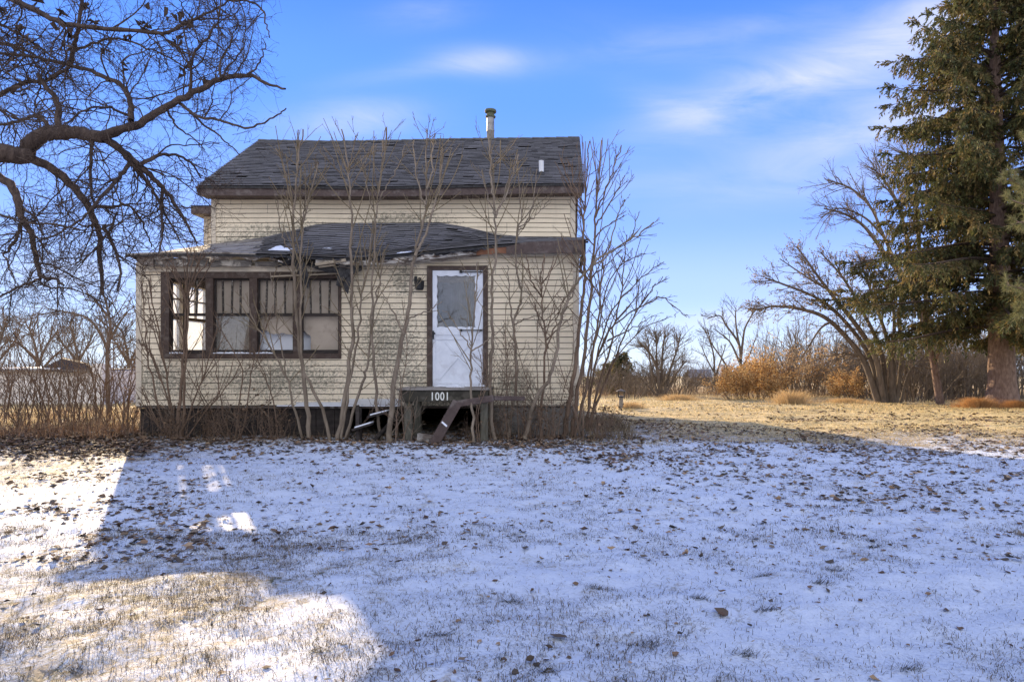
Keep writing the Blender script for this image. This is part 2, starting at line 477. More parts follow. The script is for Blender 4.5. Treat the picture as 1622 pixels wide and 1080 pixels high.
M['leaf'] = attr_mat('fallen_leaf', .8)
M['grass'] = attr_mat('grass_blade', .8, .3); M['straw'] = attr_mat('straw_blade', .8, .5)
M['needle'] = attr_mat('conifer_needles', .7, .32)
M['dryleaf'] = attr_mat('dry_leaf', .8, .35)
def bark(name, a, c, s=14): return nmat(name, a, c, s, .95, sc=(1,1,.35), bmp=.8, bd=.02)
M['bark_dark'] = bark('dark_bark', (.042,.029,.025), (.10,.072,.058))
M['bark_twig'] = bark('dark_twig_bark', (.05,.034,.028), (.09,.064,.048))
M['bark_tan'] = bark('tan_sapling_bark', (.14,.108,.078), (.25,.20,.15), 9)
M['bark_shoot'] = bark('olive_shoot_bark', (.15,.115,.07), (.22,.17,.105), 9)
M['bark_brush'] = bark('brown_brush_bark', (.115,.075,.05), (.19,.13,.09), 9)
M['bark_bg'] = bark('grey_brown_bark', (.10,.078,.06), (.19,.15,.115), 6)
M['bark_bgtwig'] = bark('grey_brown_twig', (.13,.10,.075), (.19,.15,.11), 6)
M['bark_spruce'] = bark('spruce_bark', (.14,.09,.07), (.28,.195,.15), 16)

# ================================================================== GROUND
def build_ground():
    def axis(lo, hi, flo, fhi, step, grow):
        a = list(np.arange(flo, fhi + 1e-6, step)); s = step; x = flo
        pre = []
        while x > lo: s *= grow; x -= s; pre.append(x)
        s = step; x = a[-1]; post = []
        while x < hi: s *= grow; x += s; post.append(x)
        return np.array(pre[::-1] + a + post)
    xs = axis(-400, 400, -6.5, 8.5, .05, 1.14)
    ys = axis(-60, 500, 2.0, 13.0, .05, 1.09)
    X, Y = np.meshgrid(xs, ys)
    Z = gz(X, Y)
    n, m = len(ys), len(xs)
    V = np.stack([X, Y, Z], -1).reshape(-1, 3)
    i = np.arange((n - 1) * m).reshape(n - 1, m)[:, :-1].ravel()
    Q = np.stack([i, i + 1, i + m + 1, i + m], 1)
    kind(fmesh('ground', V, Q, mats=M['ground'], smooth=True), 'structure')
build_ground()

# ================================================================== HOUSE
YF, YM, YR, YB = 12.2, 14.84, 17.4, 19.9       # porch front, main front, ridge, back wall
XL, XR = -7.53, .34
house = thing('farmhouse', 'abandoned cream clapboard farmhouse with dark shingle roof and a collapsing front porch roof', 'house', (-3.6, YF, 0))

def siding(mb, to3, a0, a1, z0, z1, holes=(), course=.1016, top=None, seed=0):
    rr = np.random.default_rng(seed)
    cuts = {a0, a1}
    for h in holes: cuts |= {h[0], h[1]}
    for a in np.arange(a0, a1, .4): cuts.add(float(a))
    cuts = sorted(c for c in cuts if a0 <= c <= a1)
    cuts = [c for i, c in enumerate(cuts) if i == 0 or c - cuts[i-1] > .004]
    nrow = int(math.ceil((z1 - z0) / course))
    for r in range(nrow):
        b = z0 + r * course; t = b + course
        seams = {int(rr.integers(0, max(1, len(cuts) - 1))) for _ in range(max(1, int((a1 - a0) / 3.2)))}
        w = [rr.normal(0, .0015) + .011 * float(vnoise(c * 1.0, b + seed * 9, .8, 5) - .5) + .004 * math.sin(c * 1.3 + seed) for c in cuts]
        pr = .015 + rr.normal(0, .002)
        for i in range(len(cuts) - 1):
            c0, c1 = cuts[i], cuts[i+1]; mid = (c0 + c1) / 2
            if i in seams: c0 += .006
            zt = min(t, z1 if top is None else top(mid))
            if zt <= b + .003: continue
            iv = [(b, zt)]
            for h in holes:
                if h[0] <= mid <= h[1]:
                    nv = []
                    for (p, q) in iv:
                        if h[2] > p: nv.append((p, min(q, h[2])))
                        if h[3] < q: nv.append((max(p, h[3]), q))
                    iv = [(p, q) for p, q in nv if q - p > .004]
            for (p, q) in iv:
                dp = lambda z: pr * (1 - (z - b) / course)
                if p < b + .001: p = min(b + .0125, q - .001)          # open shadow gap under every course
                mb.add([to3(c0, dp(p), p + w[i]), to3(c1, dp(p), p + w[i+1]), to3(c1, dp(q), q + w[i+1] + .001), to3(c0, dp(q), q + w[i] + .001),
                        to3(c0, -.017, p + w[i] + .002), to3(c1, -.017, p + w[i+1] + .002)], [(0,1,2,3), (4,5,1,0)])
def core(mb, to3, a0, a1, z0, z1, holes=(), d0=.02, d1=.10):
    """wall thickness behind the siding with the holes left out"""
    ca = sorted({a0, a1} | {h[0] for h in holes} | {h[1] for h in holes})
    cz = sorted({z0, z1} | {h[2] for h in holes} | {h[3] for h in holes})
    for i in range(len(ca)-1):
        for j in range(len(cz)-1):
            ma, mz = (ca[i]+ca[i+1])/2, (cz[j]+cz[j+1])/2
            if any(h[0] < ma < h[1] and h[2] < mz < h[3] for h in holes): continue
            if not (a0 <= ma <= a1 and z0 <= mz <= z1): continue
            p = to3(ca[i], -d0, cz[j]); q = to3(ca[i+1], -d1, cz[j+1])
            mb.box(p[0], p[1], p[2], q[0], q[1], q[2])
front = lambda Y: (lambda a, d, z: (a, Y - d, z))
left = lambda X: (lambda a, d, z: (X - d, a, z))
right = lambda X: (lambda a, d, z: (X + d, a, z))

WZ0, WZ1 = PZ(568, YF), PZ(430, YF)
win = (PX(258, YF), PX(540, YF), WZ0, WZ1)
dor = (PX(677, YF), PX(772, YF), PZ(613, YF), PZ(421, YF))
Z0 = PZ(643, YF)
lw = (12.62, 14.55, WZ0, WZ1)
def porch_top(x): return float(np.interp(x, [XL, PX(600, YF), XR], [3.10, 3.10, 3.24]))

mb = MB(); siding(mb, front(YF), XL, XR, Z0, 3.3, (win, dor), top=porch_top, seed=1)
mb.build('porch_front_wall', M['siding'], house)
mb = MB(); siding(mb, left(XL), YF, YM, Z0, 3.3, (lw,), seed=2, top=lambda y: 3.05 + (y - YF) * .12)
mb.build('porch_side_wall', M['siding'], house)
mb = MB(); siding(mb, right(XR), YF, YM, Z0, 3.3, seed=3, top=lambda y: 3.2 + (y - YF) * .15)
mb.build('porch_side_wall', M['siding'], house)
mb = MB()
core(mb, front(YF), XL + .01, XR - .01, Z0, 3.08, (win, dor))
core(mb, left(XL), YF + .101, YM, Z0, 3.05, (lw,))
core(mb, right(XR), YF + .101, YM, Z0, 3.18)
mb.box(XL + .1, YM - .13, .86, XR - .1, YM - .10, 3.35)           # boarded back of the porch
mb.build('porch_inner_wall', M['tan'], house)
mb = MB()  # black felt sheet added behind the siding so the course gaps read as shadow
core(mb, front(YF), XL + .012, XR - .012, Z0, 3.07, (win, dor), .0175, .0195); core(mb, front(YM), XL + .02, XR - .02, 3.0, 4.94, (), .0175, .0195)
mb.build('groove_shade_felt', M['felt'], house)
mb = MB(); mb.box(XL + .02, YF + .1, .66, XR - .02, YM, .85); mb.build('porch_floor', M['innerfloor'], house)

# main block
ZE = PZ(305, 14.45)
mb = MB(); siding(mb, front(YM), XL, XR, 3.0, 4.97, seed=4); mb.build('upper_front_wall', M['siding'], house)
gab = lambda y: 4.97 + (1 - abs(y - YR) / 2.56) * 1.75
mb = MB(); siding(mb, left(XL), YM, YB, .5, 6.8, seed=5, top=gab); siding(mb, right(XR), YM, YB, .5, 6.8, seed=6, top=gab)
mb.build('gable_wall', M['siding'], house)
mb = MB(); mb.box(XL + .02, YM + .021, .3, XR - .02, YB, 4.95)
for xx in (XL + .02, XR - .12):
    mb.add([(xx, YM + .02, 4.95), (xx, YB, 4.95), (xx, YR, 6.6), (xx + .1, YM + .02, 4.95), (xx + .1, YB, 4.95), (xx + .1, YR, 6.6)], [(0,1,2), (3,5,4), (0,2,5,3), (1,4,5,2)])
mb.build('wall_core', M['tan'], house)
# corner trims
for (x, y, z0, z1) in ((XL, YF, Z0, 3.09), (XR, YF, Z0, 3.24), (XL, YM, 3.1, 4.95), (XR, YM, 3.2, 4.95)):
    s = 1 if x < -3 else -1; mb = MB()
    mb.box(x - .02 * s, y - .024, z0, x + .085 * s, y + .0, z1); mb.box(x - .024 * s, y, z0, x - .001 * s, y + .09, z1)
    mb.build('corner_trim', M['cream'], house, bevel=.004)

# ------------------------------------------------------------------ shingled slopes
def shingles(S, umin, rows, width, name, tabw=.22, mask=None, seed=0, parent=None):
    rr = np.random.default_rng(seed)
    V, Q, C = [], [], []
    def nrm(u, v):
        e = 1e-3
        a = Vector(S(min(u+e,1), v)) - Vector(S(max(u-e,0), v)); b = Vector(S(u, min(v+e,1))) - Vector(S(u, max(v-e,0)))
        return a.cross(b).normalized()
    nt_ = int(width / tabw)  # tabs per row
    for r in range(rows):
        v0, v1 = r / rows, min(1, (r + 1.05) / rows)
        off = rr.random() * .5 + (r % 2) * .5
        k = -off
        while k < nt_:
            wd = rr.choice([.6, 1, 1, 1.4])
            u0, u1 = max(0, k / nt_), min(1, (k + wd - .015) / nt_); k += wd
            if u1 - u0 < .002: continue
            if mask and not mask(S((u0+u1)/2, (v0+v1)/2)): continue
            tone = .80 + .38 * rr.random(); lift = .021 + abs(rr.normal(0, .005))
            if rr.random() < .015: lift += .02
            vv0 = max(0, v0 - abs(rr.normal(0, .06)) / rows)
            ns = max(1, int(round((u1-u0) * width / .22)))
            for q in range(ns):
                a, c = u0 + (u1-u0)*q/ns, u0 + (u1-u0)*(q+1)/ns
                b = len(V)
                for (u, v, l) in ((a, vv0, lift), (c, vv0, lift), (c, v1, .002), (a, v1, .002), (a, vv0, lift - .010), (c, vv0, lift - .010)):
                    V.append(tuple(Vector(S(u, v)) + nrm(u, v) * l)); C.append((tone, tone, tone * (1 + rr.normal(0, .02))))
                Q += [(b, b+1, b+2, b+3), (b+4, b+5, b+1, b)]
    return fmesh(name, V, Q, mats=M['shingle'], parent=parent, col=np.array(C))
def deck(mb, S, nu, nv, d0, d1):
    g = lambda u, v, d: (S(u, v)[0], S(u, v)[1], S(u, v)[2] - d)
    vs = []
    for d in (d0, d1):
        for j in range(nv + 1):
            for i in range(nu + 1): vs.append(g(i/nu, j/nv, d))
    K = (nu+1)*(nv+1); fs = []
    for j in range(nv):
        for i in range(nu):
            a = j*(nu+1)+i
            fs += [(a, a+1, a+nu+2, a+nu+1), (K+a, K+a+nu+1, K+a+nu+2, K+a+1)]
    for i in range(nu): fs += [(i+1, i, K+i, K+i+1), (nv*(nu+1)+i, nv*(nu+1)+i+1, K+nv*(nu+1)+i+1, K+nv*(nu+1)+i)]
    for j in range(nv):
        a = j*(nu+1); c = a + nu
        fs += [(a, a+nu+1, K+a+nu+1, K+a), (c+nu+1, c, K+c, K+c+nu+1)]
    mb.add(vs, fs)

RX0, RX1 = PX(312, 14.42), PX(925, 14.42)
RIDX = [PX(p, YR) for p in (410, 520, 640, 780, 918)]
RIDZ = [PZ(p, YR) for p in (222, 223.5, 223, 219.5, 217)]
EAVX = [PX(p, 14.42) for p in (312, 450, 620, 780, 925)]
EAVZ = [PZ(p, 14.42) for p in (294.5, 296, 295, 293, 291)]
def Smain(u, v):
    x = RX0 + (RX1 - RX0) * u
    ze = float(np.interp(x, EAVX, EAVZ)); zr = float(np.interp(x, RIDX, RIDZ))
    sag = -.05 * math.sin(math.pi * v) * math.sin(math.pi * u) + .012 * math.sin(9 * u + 3 * v)
    return (x, 14.42 + (YR - 14.42) * v, ze + (zr - ze) * v + sag)
def Srear(u, v):
    a = Smain(1 - u, v); return (a[0], 2 * YR - a[1] + .0, a[2])
main_roof = shingles(Smain, 0, 32, 8.2, 'roof', seed=11, parent=house)
mb = MB(); deck(mb, Smain, 12, 8, .006, .05); deck(mb, Srear, 12, 8, .0, .05)
mb.build('roof_deck', M['felt'], house)
mb = MB()      # ridge cap
for i in range(27):
    u0, u1 = i / 27, (i + .98) / 27
    a, c = Vector(Smain(u0, 1)), Vector(Smain(u1, 1))
    for sgn in (-1, 1):
        o = Vector((0, sgn * .13, -.085))
        mb.add([a + Vector((0, 0, .028)), c + Vector((0, 0, .016)), c + o + Vector((0,0,.018)), a + o + Vector((0,0,.03))], [(0,1,2,3) if sgn < 0 else (3,2,1,0)])
fm = mb.build('ridge_cap', nmat('ridge_shingle', (.06,.055,.045), (.13,.12,.09), 9, .9), house)
# main fascia, soffit, rake boards
mb = MB()
for i in range(12):
    a = Smain(i/12, 0); c = Smain((i+1)/12, 0)
    mb.add([(a[0], 14.45, a[2]-.195), (c[0], 14.45, c[2]-.195), (c[0], 14.45, c[2]-.012), (a[0], 14.45, a[2]-.012),
            (a[0], 14.48, a[2]-.195), (c[0], 14.48, c[2]-.195), (c[0], 14.48, c[2]-.012), (a[0], 14.48, a[2]-.012)],
           [(0,1,2,3), (0,4,5,1), (7,6,5,4), (3,2,6,7)] + ([(0,3,7,4)] if i == 0 else []) + ([(1,5,6,2)] if i == 11 else []))
mb.build('fascia', M['brown'], house)
mb = MB()
for i in range(41):
    x0 = RX0 + .02 + (RX1 - RX0 - .04) * i / 41; x1 = RX0 + .02 + (RX1 - RX0 - .04) * (i + .94) / 41
    z = Smain((i + .5) / 41, 0)[2] - .18
    mb.box(x0, 14.481, z - .006, x1, YM - .015, z + .004 + .004 * (i % 2))
mb.build('soffit', M['brown'], house)
for xx in (RX0 + .012, RX1 - .012):
    u = 0.0 if xx < -3 else 1.0
    mb = MB()
    a, c = Vector(Smain(u, 0)), Vector(Smain(u, 1)); a.x = c.x = xx
    d = Vector((0, 0, -.115)); mb.beam(a + d, c + d, .03, .19)
    a2 = Vector((xx, 2*YR - a.y, a.z)); mb.beam(c + d, a2 + d, .03, .19)
    mb.build('rake_board', M['brown'], house)

# flue and vent
mb = MB(); fx, fy = PX(777, 17.75), 17.75
zt = PZ(182, fy)
mb.lathe((fx, fy, 0), [(.098, 6.2), (.098, 7.28), (.103, 7.285), (.103, 7.33), (.098, 7.335), (.098, zt)], 24)
flue = mb.build('chimney_flue', M['metalflue'], house, smooth=True)
mb = MB()
mb.lathe((fx, fy, zt), [(.07, -.08), (.128, -.075), (.135, -.045), (.10, -.04), (.10, .05), (.145, .055), (.155, .085), (.14, .125), (.07, .15), (0, .155)], 24)
mb.build('flue_cap', M['mosscap'], flue)
mb = MB(); vy = 15.0; vx = PX(857.5, vy); vz = PZ(275, vy)
mb.lathe((vx, vy, 0), [(.056, vz - .15), (.056, PZ(255, vy)), (.045, PZ(255, vy)), (.045, vz)], 20)
mb.build('vent_pipe', M['pvc'], house, smooth=False)
mb = MB(); mb.lathe((vx, vy, 0), [(.16, vz - .10), (.075, vz + .0), (.06, vz + .03)], 20); mb.build('vent_boot', M['felt'], house)

# bay on the left side
mb = MB(); bx = -8.29
siding(mb, front(16.0), bx, XL - .015, 2.5, 4.78, seed=8); siding(mb, left(bx), 16.0, 19.0, .4, 4.78, seed=9); mb.build('bay_wall', M['siding'], house)
mb = MB(); mb.box(bx + .02, 16.03, .4, XL + .01, 19, 4.76); mb.build('bay_core', M['tan'], house)
mb = MB(); mb.box(bx - .02, 15.975, 2.5, bx + .07, 15.999, 4.76); mb.build('corner_trim', M['cream'], house)
mb = MB(); mb.box(PX(302, 15.7), 15.7, PZ(339, 15.7), XL - .03, 19.3, PZ(326, 15.7)); mb.build('bay_eave', M['brown'], house, bevel=.01)
mb = MB(); zz = PZ(326, 15.7); mb.add([(-8.5, 15.68, zz + .004), (XL - .03, 15.68, zz + .004), (XL - .03, 19.3, zz + .3), (-8.5, 19.3, zz + .3)], [(0,1,2,3)]); mb.build('bay_roof', M['shingle'], house)
# rear lean-to
mb = MB(); siding(mb, right(XR), YB, 22.4, .0, 3.4, seed=10, top=lambda y: 3.3 - (y - YB) * .25); mb.build('rear_wall', M['siding'], house)
mb = MB(); mb.box(XL + .2, YB, -.6, XR - .02, 22.4, 2.6)
mb.add([(XL, YB, 3.4), (XR + .15, YB, 3.4), (XR + .15, 22.6, 2.7), (XL, 22.6, 2.7), (XL, YB, 3.3), (XR + .15, YB, 3.3), (XR + .15, 22.6, 2.6), (XL, 22.6, 2.6)], [(0,1,2,3), (7,6,5,4), (0,4,5,1), (1,5,6,2), (2,6,7,3), (3,7,4,0)])
mb.build('rear_room', M['felt'], house)

# ------------------------------------------------------------------ porch roof
PFX = [PX(p, 11.97) for p in (200, 300, 440, 560, 640, 760, 820, 930)]
PFZ = [PZ(p, 11.97) for p in (403.5, 402, 403, 409, 403, 391, 386, 379.5)]
PUX = [PX(p, 14.81) for p in (325, 390, 420, 465, 500, 535, 700, 735, 790, 830, 880, 925)]
PUZ = [PZ(p, 14.81) for p in (389, 381, 377, 366, 356, 353.5, 353, 359, 372, 377, 377.5, 377.5)]
QX0, QX1 = -7.6, .52
def Sporch(u, v):
    x = QX0 + (QX1 - QX0) * u
    zf = float(np.interp(x, PFX, PFZ)); zu = float(np.interp(x, PUX, PUZ))
    w = v ** 1.15
    sag = -.06 * math.sin(math.pi * v) * math.exp(-((x + 3.9) / 1.2) ** 2) + .014 * math.sin(11 * u + 5 * v) * math.sin(7 * v + 2)
    return (x, 11.97 + (14.81 - 11.97) * v, zf + (zu - zf) * w + sag)
def pm(p): return p[0] > PX(392, p[1]) - .05 * math.sin(p[1] * 5)
shingles(Sporch, 0, 20, 8.1, 'porch_roof', seed=21, mask=pm, parent=house)
mb = MB()
deck(mb, Sporch, 40, 10, .008, .045); mb.build('porch_roof_deck', M['felt'], house)
mb = MB()      # bare boards where the shingles are gone
for r in range(15):
    v0, v1 = r / 15, (r + .93) / 15
    xe = PX(398, 11.97 + 2.84 * v0); ue = (xe - QX0) / (QX1 - QX0) + .03 * random.random()
    ks = 5
    for k in range(ks):
        a, c = ue * k / ks, ue * (k + 1) / ks
        j = .006 + .012 * random.random()
        pts = [Vector(Sporch(a, v0)), Vector(Sporch(c, v0)), Vector(Sporch(c, v1)), Vector(Sporch(a, v1))]
        mb.add([p + Vector((0,0,j + .012)) for p in pts] + [p + Vector((0,0,j-.016)) for p in pts], [(0,1,2,3), (0,4,5,1), (2,6,7,3)])
mb.build('bare_roof_boards', nmat('pale_bare_board', (.30,.27,.235), (.17,.15,.13), 16, .9, sc=(.12,1,1), bmp=.4, c3=(.12,.10,.085)), house)
# snow left on the porch roof
mb = MB()
def snowpatch(S, u0, u1, v0, v1, t=.03, seed=0):
    rr = random.Random(seed); n = 10; m = 4; vs = []
    for j in range(m + 1):
        for i in range(n + 1):
            fu, fv = i / n, j / m
            e = (1 - (2*fu-1)**4) * (1 - (2*fv-1)**4)
            u = u0 + (u1-u0) * fu; v = v0 + (v1-v0) * (fv * (.65 + .35 * math.sin(fu*5+seed)) )
            p = S(min(max(u,0),1), min(max(v,0),1)); vs.append((p[0], p[1], p[2] + .008 + t * e * (.6 + .5 * rr.random())))
    mb.add(vs, [(j*(n+1)+i, j*(n+1)+i+1, (j+1)*(n+1)+i+1, (j+1)*(n+1)+i) for j in range(m) for i in range(n)])
up = lambda px, Y: (PX(px, Y) - QX0) / (QX1 - QX0)
snowpatch(Sporch, up(424, 12.5), up(462, 12.5), .17, .34, .035, 1); mb.build('roof_snow', M['snow'], house, smooth=True); mb = MB(); snowpatch(Sporch, up(626, 12.1), up(656, 12.1), .02, .09, .03, 2)
mb.build('roof_snow', M['snow'], house, smooth=True); mb = MB(); snowpatch(Sporch, up(500, 12.5), up(514, 12.5), .3, .34, .02, 3)
mb.build('roof_snow', M['snow'], house, smooth=True)
# eave boards: left rotten stretch
mb = MB()
def eave_strip(px0, px1, top, bot, y0, y1, m=0, n=12, jag=0.0, seed=0, notch=None):
    rr = random.Random(seed); pts_t, pts_b = [], []
    for i in range(n + 1):
        p = px0 + (px1 - px0) * i / n
        t = top(p) if callable(top) else top; b = bot(p) if callable(bot) else bot
        pts_t.append((PX(p, y0), PZ(t, y0))); pts_b.append((PX(p, y0), PZ(b + rr.uniform(-jag, jag), y0)))
    for i in range(n):
        mb.prism([pts_b[i], pts_b[i+1], pts_t[i+1], pts_t[i]], y0, y1, m)
tl = lambda p: float(np.interp(p, [200, 300, 440, 560, 640, 760, 820, 930], [403.5, 402, 403, 409, 403, 391, 386, 379.5])) + 2.2
eave_strip(228, 330, lambda p: tl(p) + 4, lambda p: 421.5, 12.03, 12.06, 0, 10, .5, 1); mb.build('eave_board', M['rotgrey'], house); mb = MB()
eave_strip(333, 398, lambda p: tl(p) + 7, lambda p: 421.8, 12.05, 12.08, 0, 7, .8, 2); mb.build('eave_board', M['rotgrey'], house); mb = MB()
eave_strip(404, 440, lambda p: tl(p) + 9, lambda p: 421.5, 12.04, 12.07, 0, 4, 1.2, 3)
mb.build('eave_board', M['rotgrey'], house)
mb = MB()
eave_strip(209, 243, lambda p: tl(p) - .5, lambda p: float(np.interp(p, [209, 216, 224, 232, 243], [409, 413, 421, 418, 424])), 11.99, 12.03, 0, 12, 1.0, 4)
mb.beam(P(214, 406, 11.99), P(214, 404, 12.0) if False else (PX(214, 11.99), 12.2, PZ(406, 11.99)), .06, .1)
eave_strip(243, 436, lambda p: tl(p) + .2, lambda p: tl(p) + 5 + 2.5 * math.sin(p * .13), 11.985, 12.01, 0, 24, .8, 5)
mb.build('rotten_eave_edge', M['brownrot'], house)
# frieze board over the window
mb = MB(); eave_strip(222, 545, lambda p: 421.5, lambda p: 430.3, 12.15, 12.19, 0, 6); eave_strip(222, 545, lambda p: 421, lambda p: 424, 12.13, 12.149, 0, 6)
mb.build('frieze_board', M['cream'], house)
mb = MB(); eave_strip(545, 922, lambda p: float(np.interp(p, [545, 640, 760, 922], [419, 414, 403, 398])), lambda p: float(np.interp(p, [545, 640, 760, 922], [425, 420, 409, 404])), 12.15, 12.19, 0, 12)
mb.build('frieze_board', M['cream'], house)
# centre: peeling white board, then the raw patch, then sound brown metal
mb = MB()
eave_strip(500, 640, lambda p: tl(p) + 1, lambda p: float(np.interp(p, [500, 520, 560, 640], [416, 419, 420, 416])), 11.99, 12.02, 0, 16, 1.4, 6)
eave_strip(640, 762, lambda p: tl(p) + .5, lambda p: float(np.interp(p, [640, 700, 762], [414, 409, 402])), 11.985, 12.015, 0, 14, 1.2, 7)
mb.build('peeling_fascia', M['peel'], house)
mb = MB(); eave_strip(640, 762, lambda p: float(np.interp(p, [640, 700, 762], [414.4, 409.6, 402.6])), lambda p: float(np.interp(p, [640, 700, 762], [417.5, 412.5, 405.5])), 12.0, 12.03, 0, 12, .8, 8)
mb.build('eave_board', M['brownrot'], house)
mb = MB(); eave_strip(755, 818, lambda p: tl(p) + 1.5, lambda p: float(np.interp(p, [755, 818], [404.5, 399.5])), 11.98, 11.984, 0, 8, .9, 9)
mb.build('raw_wood_patch', M['rustwood'], house)
mb = MB(); eave_strip(802, 927, lambda p: float(np.interp(p, [802, 830, 927], [391, 383.5, 379.8])) , lambda p: float(np.interp(p, [802, 830, 927], [402, 401.5, 399.8])), 11.95, 11.978, 0, 12, 0, 10)
mb.box(PX(925.5, 11.95), 11.95, PZ(400, 11.95), PX(928, 11.95), 14.8, PZ(380, 11.95))
mb.build('porch_fascia', M['brown'], house)
# curled shingle ends and splinters along the broken edge
for k in range(46):
    mb = MB(); p = random.uniform(396, 770); w = random.uniform(5, 16); y = 11.95 - random.uniform(0, .05); a = tl(p) - random.uniform(0, 1.2)
    d = random.uniform(1.5, 5.5); q = random.uniform(-2.5, 2.5)
    pts = [P(p, a, y + .12), P(p + w, tl(p + w) - .6, y + .12), P(p + w + q, tl(p + w) + d * .7, y - .02), P(p + w * .45, a + d * 1.1, y - .04), P(p + q * .6, a + d * random.uniform(.4, 1), y)]
    mb.add(pts + [(x_, y_ + .006, z_ + .008) for x_, y_, z_ in pts], [(0,1,2,3,4), (9,8,7,6,5)] + [(i, 5+i, 5+(i+1) % 5, (i+1) % 5) for i in range(5)])
    mb.build('curled_shingle', M['felt'], house)
for k in range(12):
    mb = MB(); p = random.uniform(400, 660); a = tl(p) + random.uniform(3, 14); l = random.uniform(8, 34); t_ = random.uniform(-.35, .35)
    mb.beam(P(p, a, 11.93 - random.uniform(0, .06)), P(p + l, a + l * t_, 12.0 + random.uniform(-.05, .1)), random.uniform(.015, .04), random.uniform(.01, .025))
    mb.build('splintered_lath', M[random.choice(['greywood', 'peel', 'brownrot'])], house)
# torn felt hanging through the gap
def flap(poly, y0, y1, bend, seed):
    f = MB(); rr = random.Random(seed)
    n = len(poly); c = (sum(p[0] for p in poly)/n, sum(p[1] for p in poly)/n)
    vs = []
    for off in (0, .012):
        for (px, py) in poly:
            y = y0 + (y1 - y0) * rr.random() + bend * (py - c[1]) / 30
            q = P(px, py, y); vs.append((q[0], q[1] + off, q[2]))
        q = P(c[0], c[1], (y0 + y1) / 2 - .05); vs.append((q[0], q[1] + off, q[2]))
    fs = [(i, (i+1) % n, n) for i in range(n)] + [(n+1+(i+1) % n, n+1+i, 2*n+1) for i in range(n)] + [(i, n+1+i, n+1+(i+1) % n, (i+1) % n) for i in range(n)]
    f.add(vs, fs); return f.build('torn_felt', M['felt'], house)
flap([(436, 424), (448, 412), (468, 400), (478, 402), (470, 410), (456, 420)], 11.9, 12.05, .1, 1)
flap([(462, 404), (476, 402), (484, 420), (490, 442), (488, 458), (476, 440), (468, 424)], 11.88, 12.0, -.1, 2)
flap([(537, 418), (556, 413), (574, 412), (573, 428), (558, 436), (554, 452), (551, 466), (541, 455), (532, 452), (535, 436)], 11.86, 12.0, -.15, 3)
flap([(484, 420), (500, 426), (520, 432), (545, 432), (540, 424), (510, 420), (490, 416)], 12.0, 12.12, 0, 4)
mb = MB(); mb.box(PX(436, 12.1), 12.08, PZ(421, 12.1), PX(548, 12.1), 12.12, PZ(404, 12.1)); mb.build('eave_gap_shade', M['darkwood'], house)  # dark box closing the gap, its colour painting the black shade inside
mb = MB(); mb.beam(P(500, 419, 11.93), P(548, 412, 11.96), .05, .05); mb.beam(P(505, 423, 11.97), P(530, 420, 11.99), .03, .03); mb.beam(P(430, 438, 12.12), P(540, 433, 12.1), .03, .025)
mb.build('splintered_lath', nmat('pale_splintered_wood', (.42,.35,.26), (.28,.23,.17), 20, .9, sc=(.2,1,1)), house)

# ------------------------------------------------------------------ porch window
wf = MB()
def pbox(mbx, x0, y0, x1, y1, d0, d1, m=0):      # photo px at the porch front, depth in front (-) / behind (+) of the wall plane
    mbx.box(PX(x0, YF), YF + d0, PZ(y1, YF), PX(x1, YF), YF + d1, PZ(y0, YF), m)
pbox(wf, 256, 430.5, 269.5, 568, -.035, .08); pbox(wf, 537, 430.5, 541, 568, -.035, .08)
pbox(wf, 269.5, 430.5, 537, 441, -.033, .08); pbox(wf, 269.5, 560, 537, 568, -.033, .08)
for a, b in ((326.5, 338.5), (396, 408), (465, 477)): pbox(wf, a, 441, b, 560, -.028, .09)
window = wf.build('window', M['brownwin'], house, bevel=.004)
lights = ((269.5, 326.5), (338.5, 396), (408, 465), (477, 537))
for k, (a, b) in enumerate(lights):
    s = MB(); pbox(s, a, 441, b, 444, .02, .06); pbox(s, a, 496, b, 500.5, .015, .06); pbox(s, a, 554, b, 560, .0, .065)
    pbox(s, a, 444, a + 2.2, 554, .02, .06); pbox(s, b - 2.2, 444, b, 554, .02, .06)
    mu = MB()
    for j in (1, 2, 3):
        c = a + (b - a) * j / 4
        if k == 0 and j == 1: continue
        mu.beam(P(c + random.uniform(-1.1,1.1), 444, YF + .035), P(c + random.uniform(-1.1,1.1), 496, YF + .035), .026, .03, up=(0,1,0))
    s.build('sash', M['darkwood'], window, bevel=.003); mu.build('muntins', M['chipwood'], window)
s = MB(); pbox(s, 340.7, 500.5, 393.8, 554, .035, .039); s.build('pane', M['glass'], window)
# tan boards fixed behind the sashes
s = MB(); pbox(s, 338, 440, 397, 556, .1, .112); s.build('inner_board', M['tan'], window)
def ragged(x0, x1, top, f, seed, n=16):
    rr = random.Random(seed); pts = [(x0, top)] + [(x1, top)] + [(x1 - (x1-x0) * i / n, f(x1 - (x1-x0) * i / n) + rr.uniform(-1, 1)) for i in range(n + 1)]
    s = MB(); s.prism([(PX(a, YF), PZ(b, YF)) for a, b in reversed(pts)], YF + .1, YF + .108); return s.build('torn_inner_board', M['tan'], window)
ragged(407, 469, 440, lambda p: float(np.interp(p, [407, 412, 420, 426, 440, 456, 464, 469], [519, 522, 524, 529, 527, 529, 528, 527])), 5)
ragged(473, 489, 440, lambda p: float(np.interp(p, [473, 480, 484, 489], [521, 524, 530, 531])), 6)
s = MB(); pbox(s, 489, 440, 539, 558, .1, .112); s.build('inner_board', M['tan'], window)
s = MB()
rr = random.Random(4)
for (a, b) in ((264, 292), (336, 402), (405, 436)):
    n = 16; s = MB()
    for i in range(n):
        p, q = a + (b-a)*i/n, a + (b-a)*(i+1)/n; h = 2.2 * math.sin(math.pi * (i+.5)/n) ** .5 + rr.uniform(-.5,.5)
        pbox(s, p, 560 - h - .2, q, 559.9, -.032 + rr.uniform(0,.006), .03)
    s.build('sill_snow', M['snow'], window)
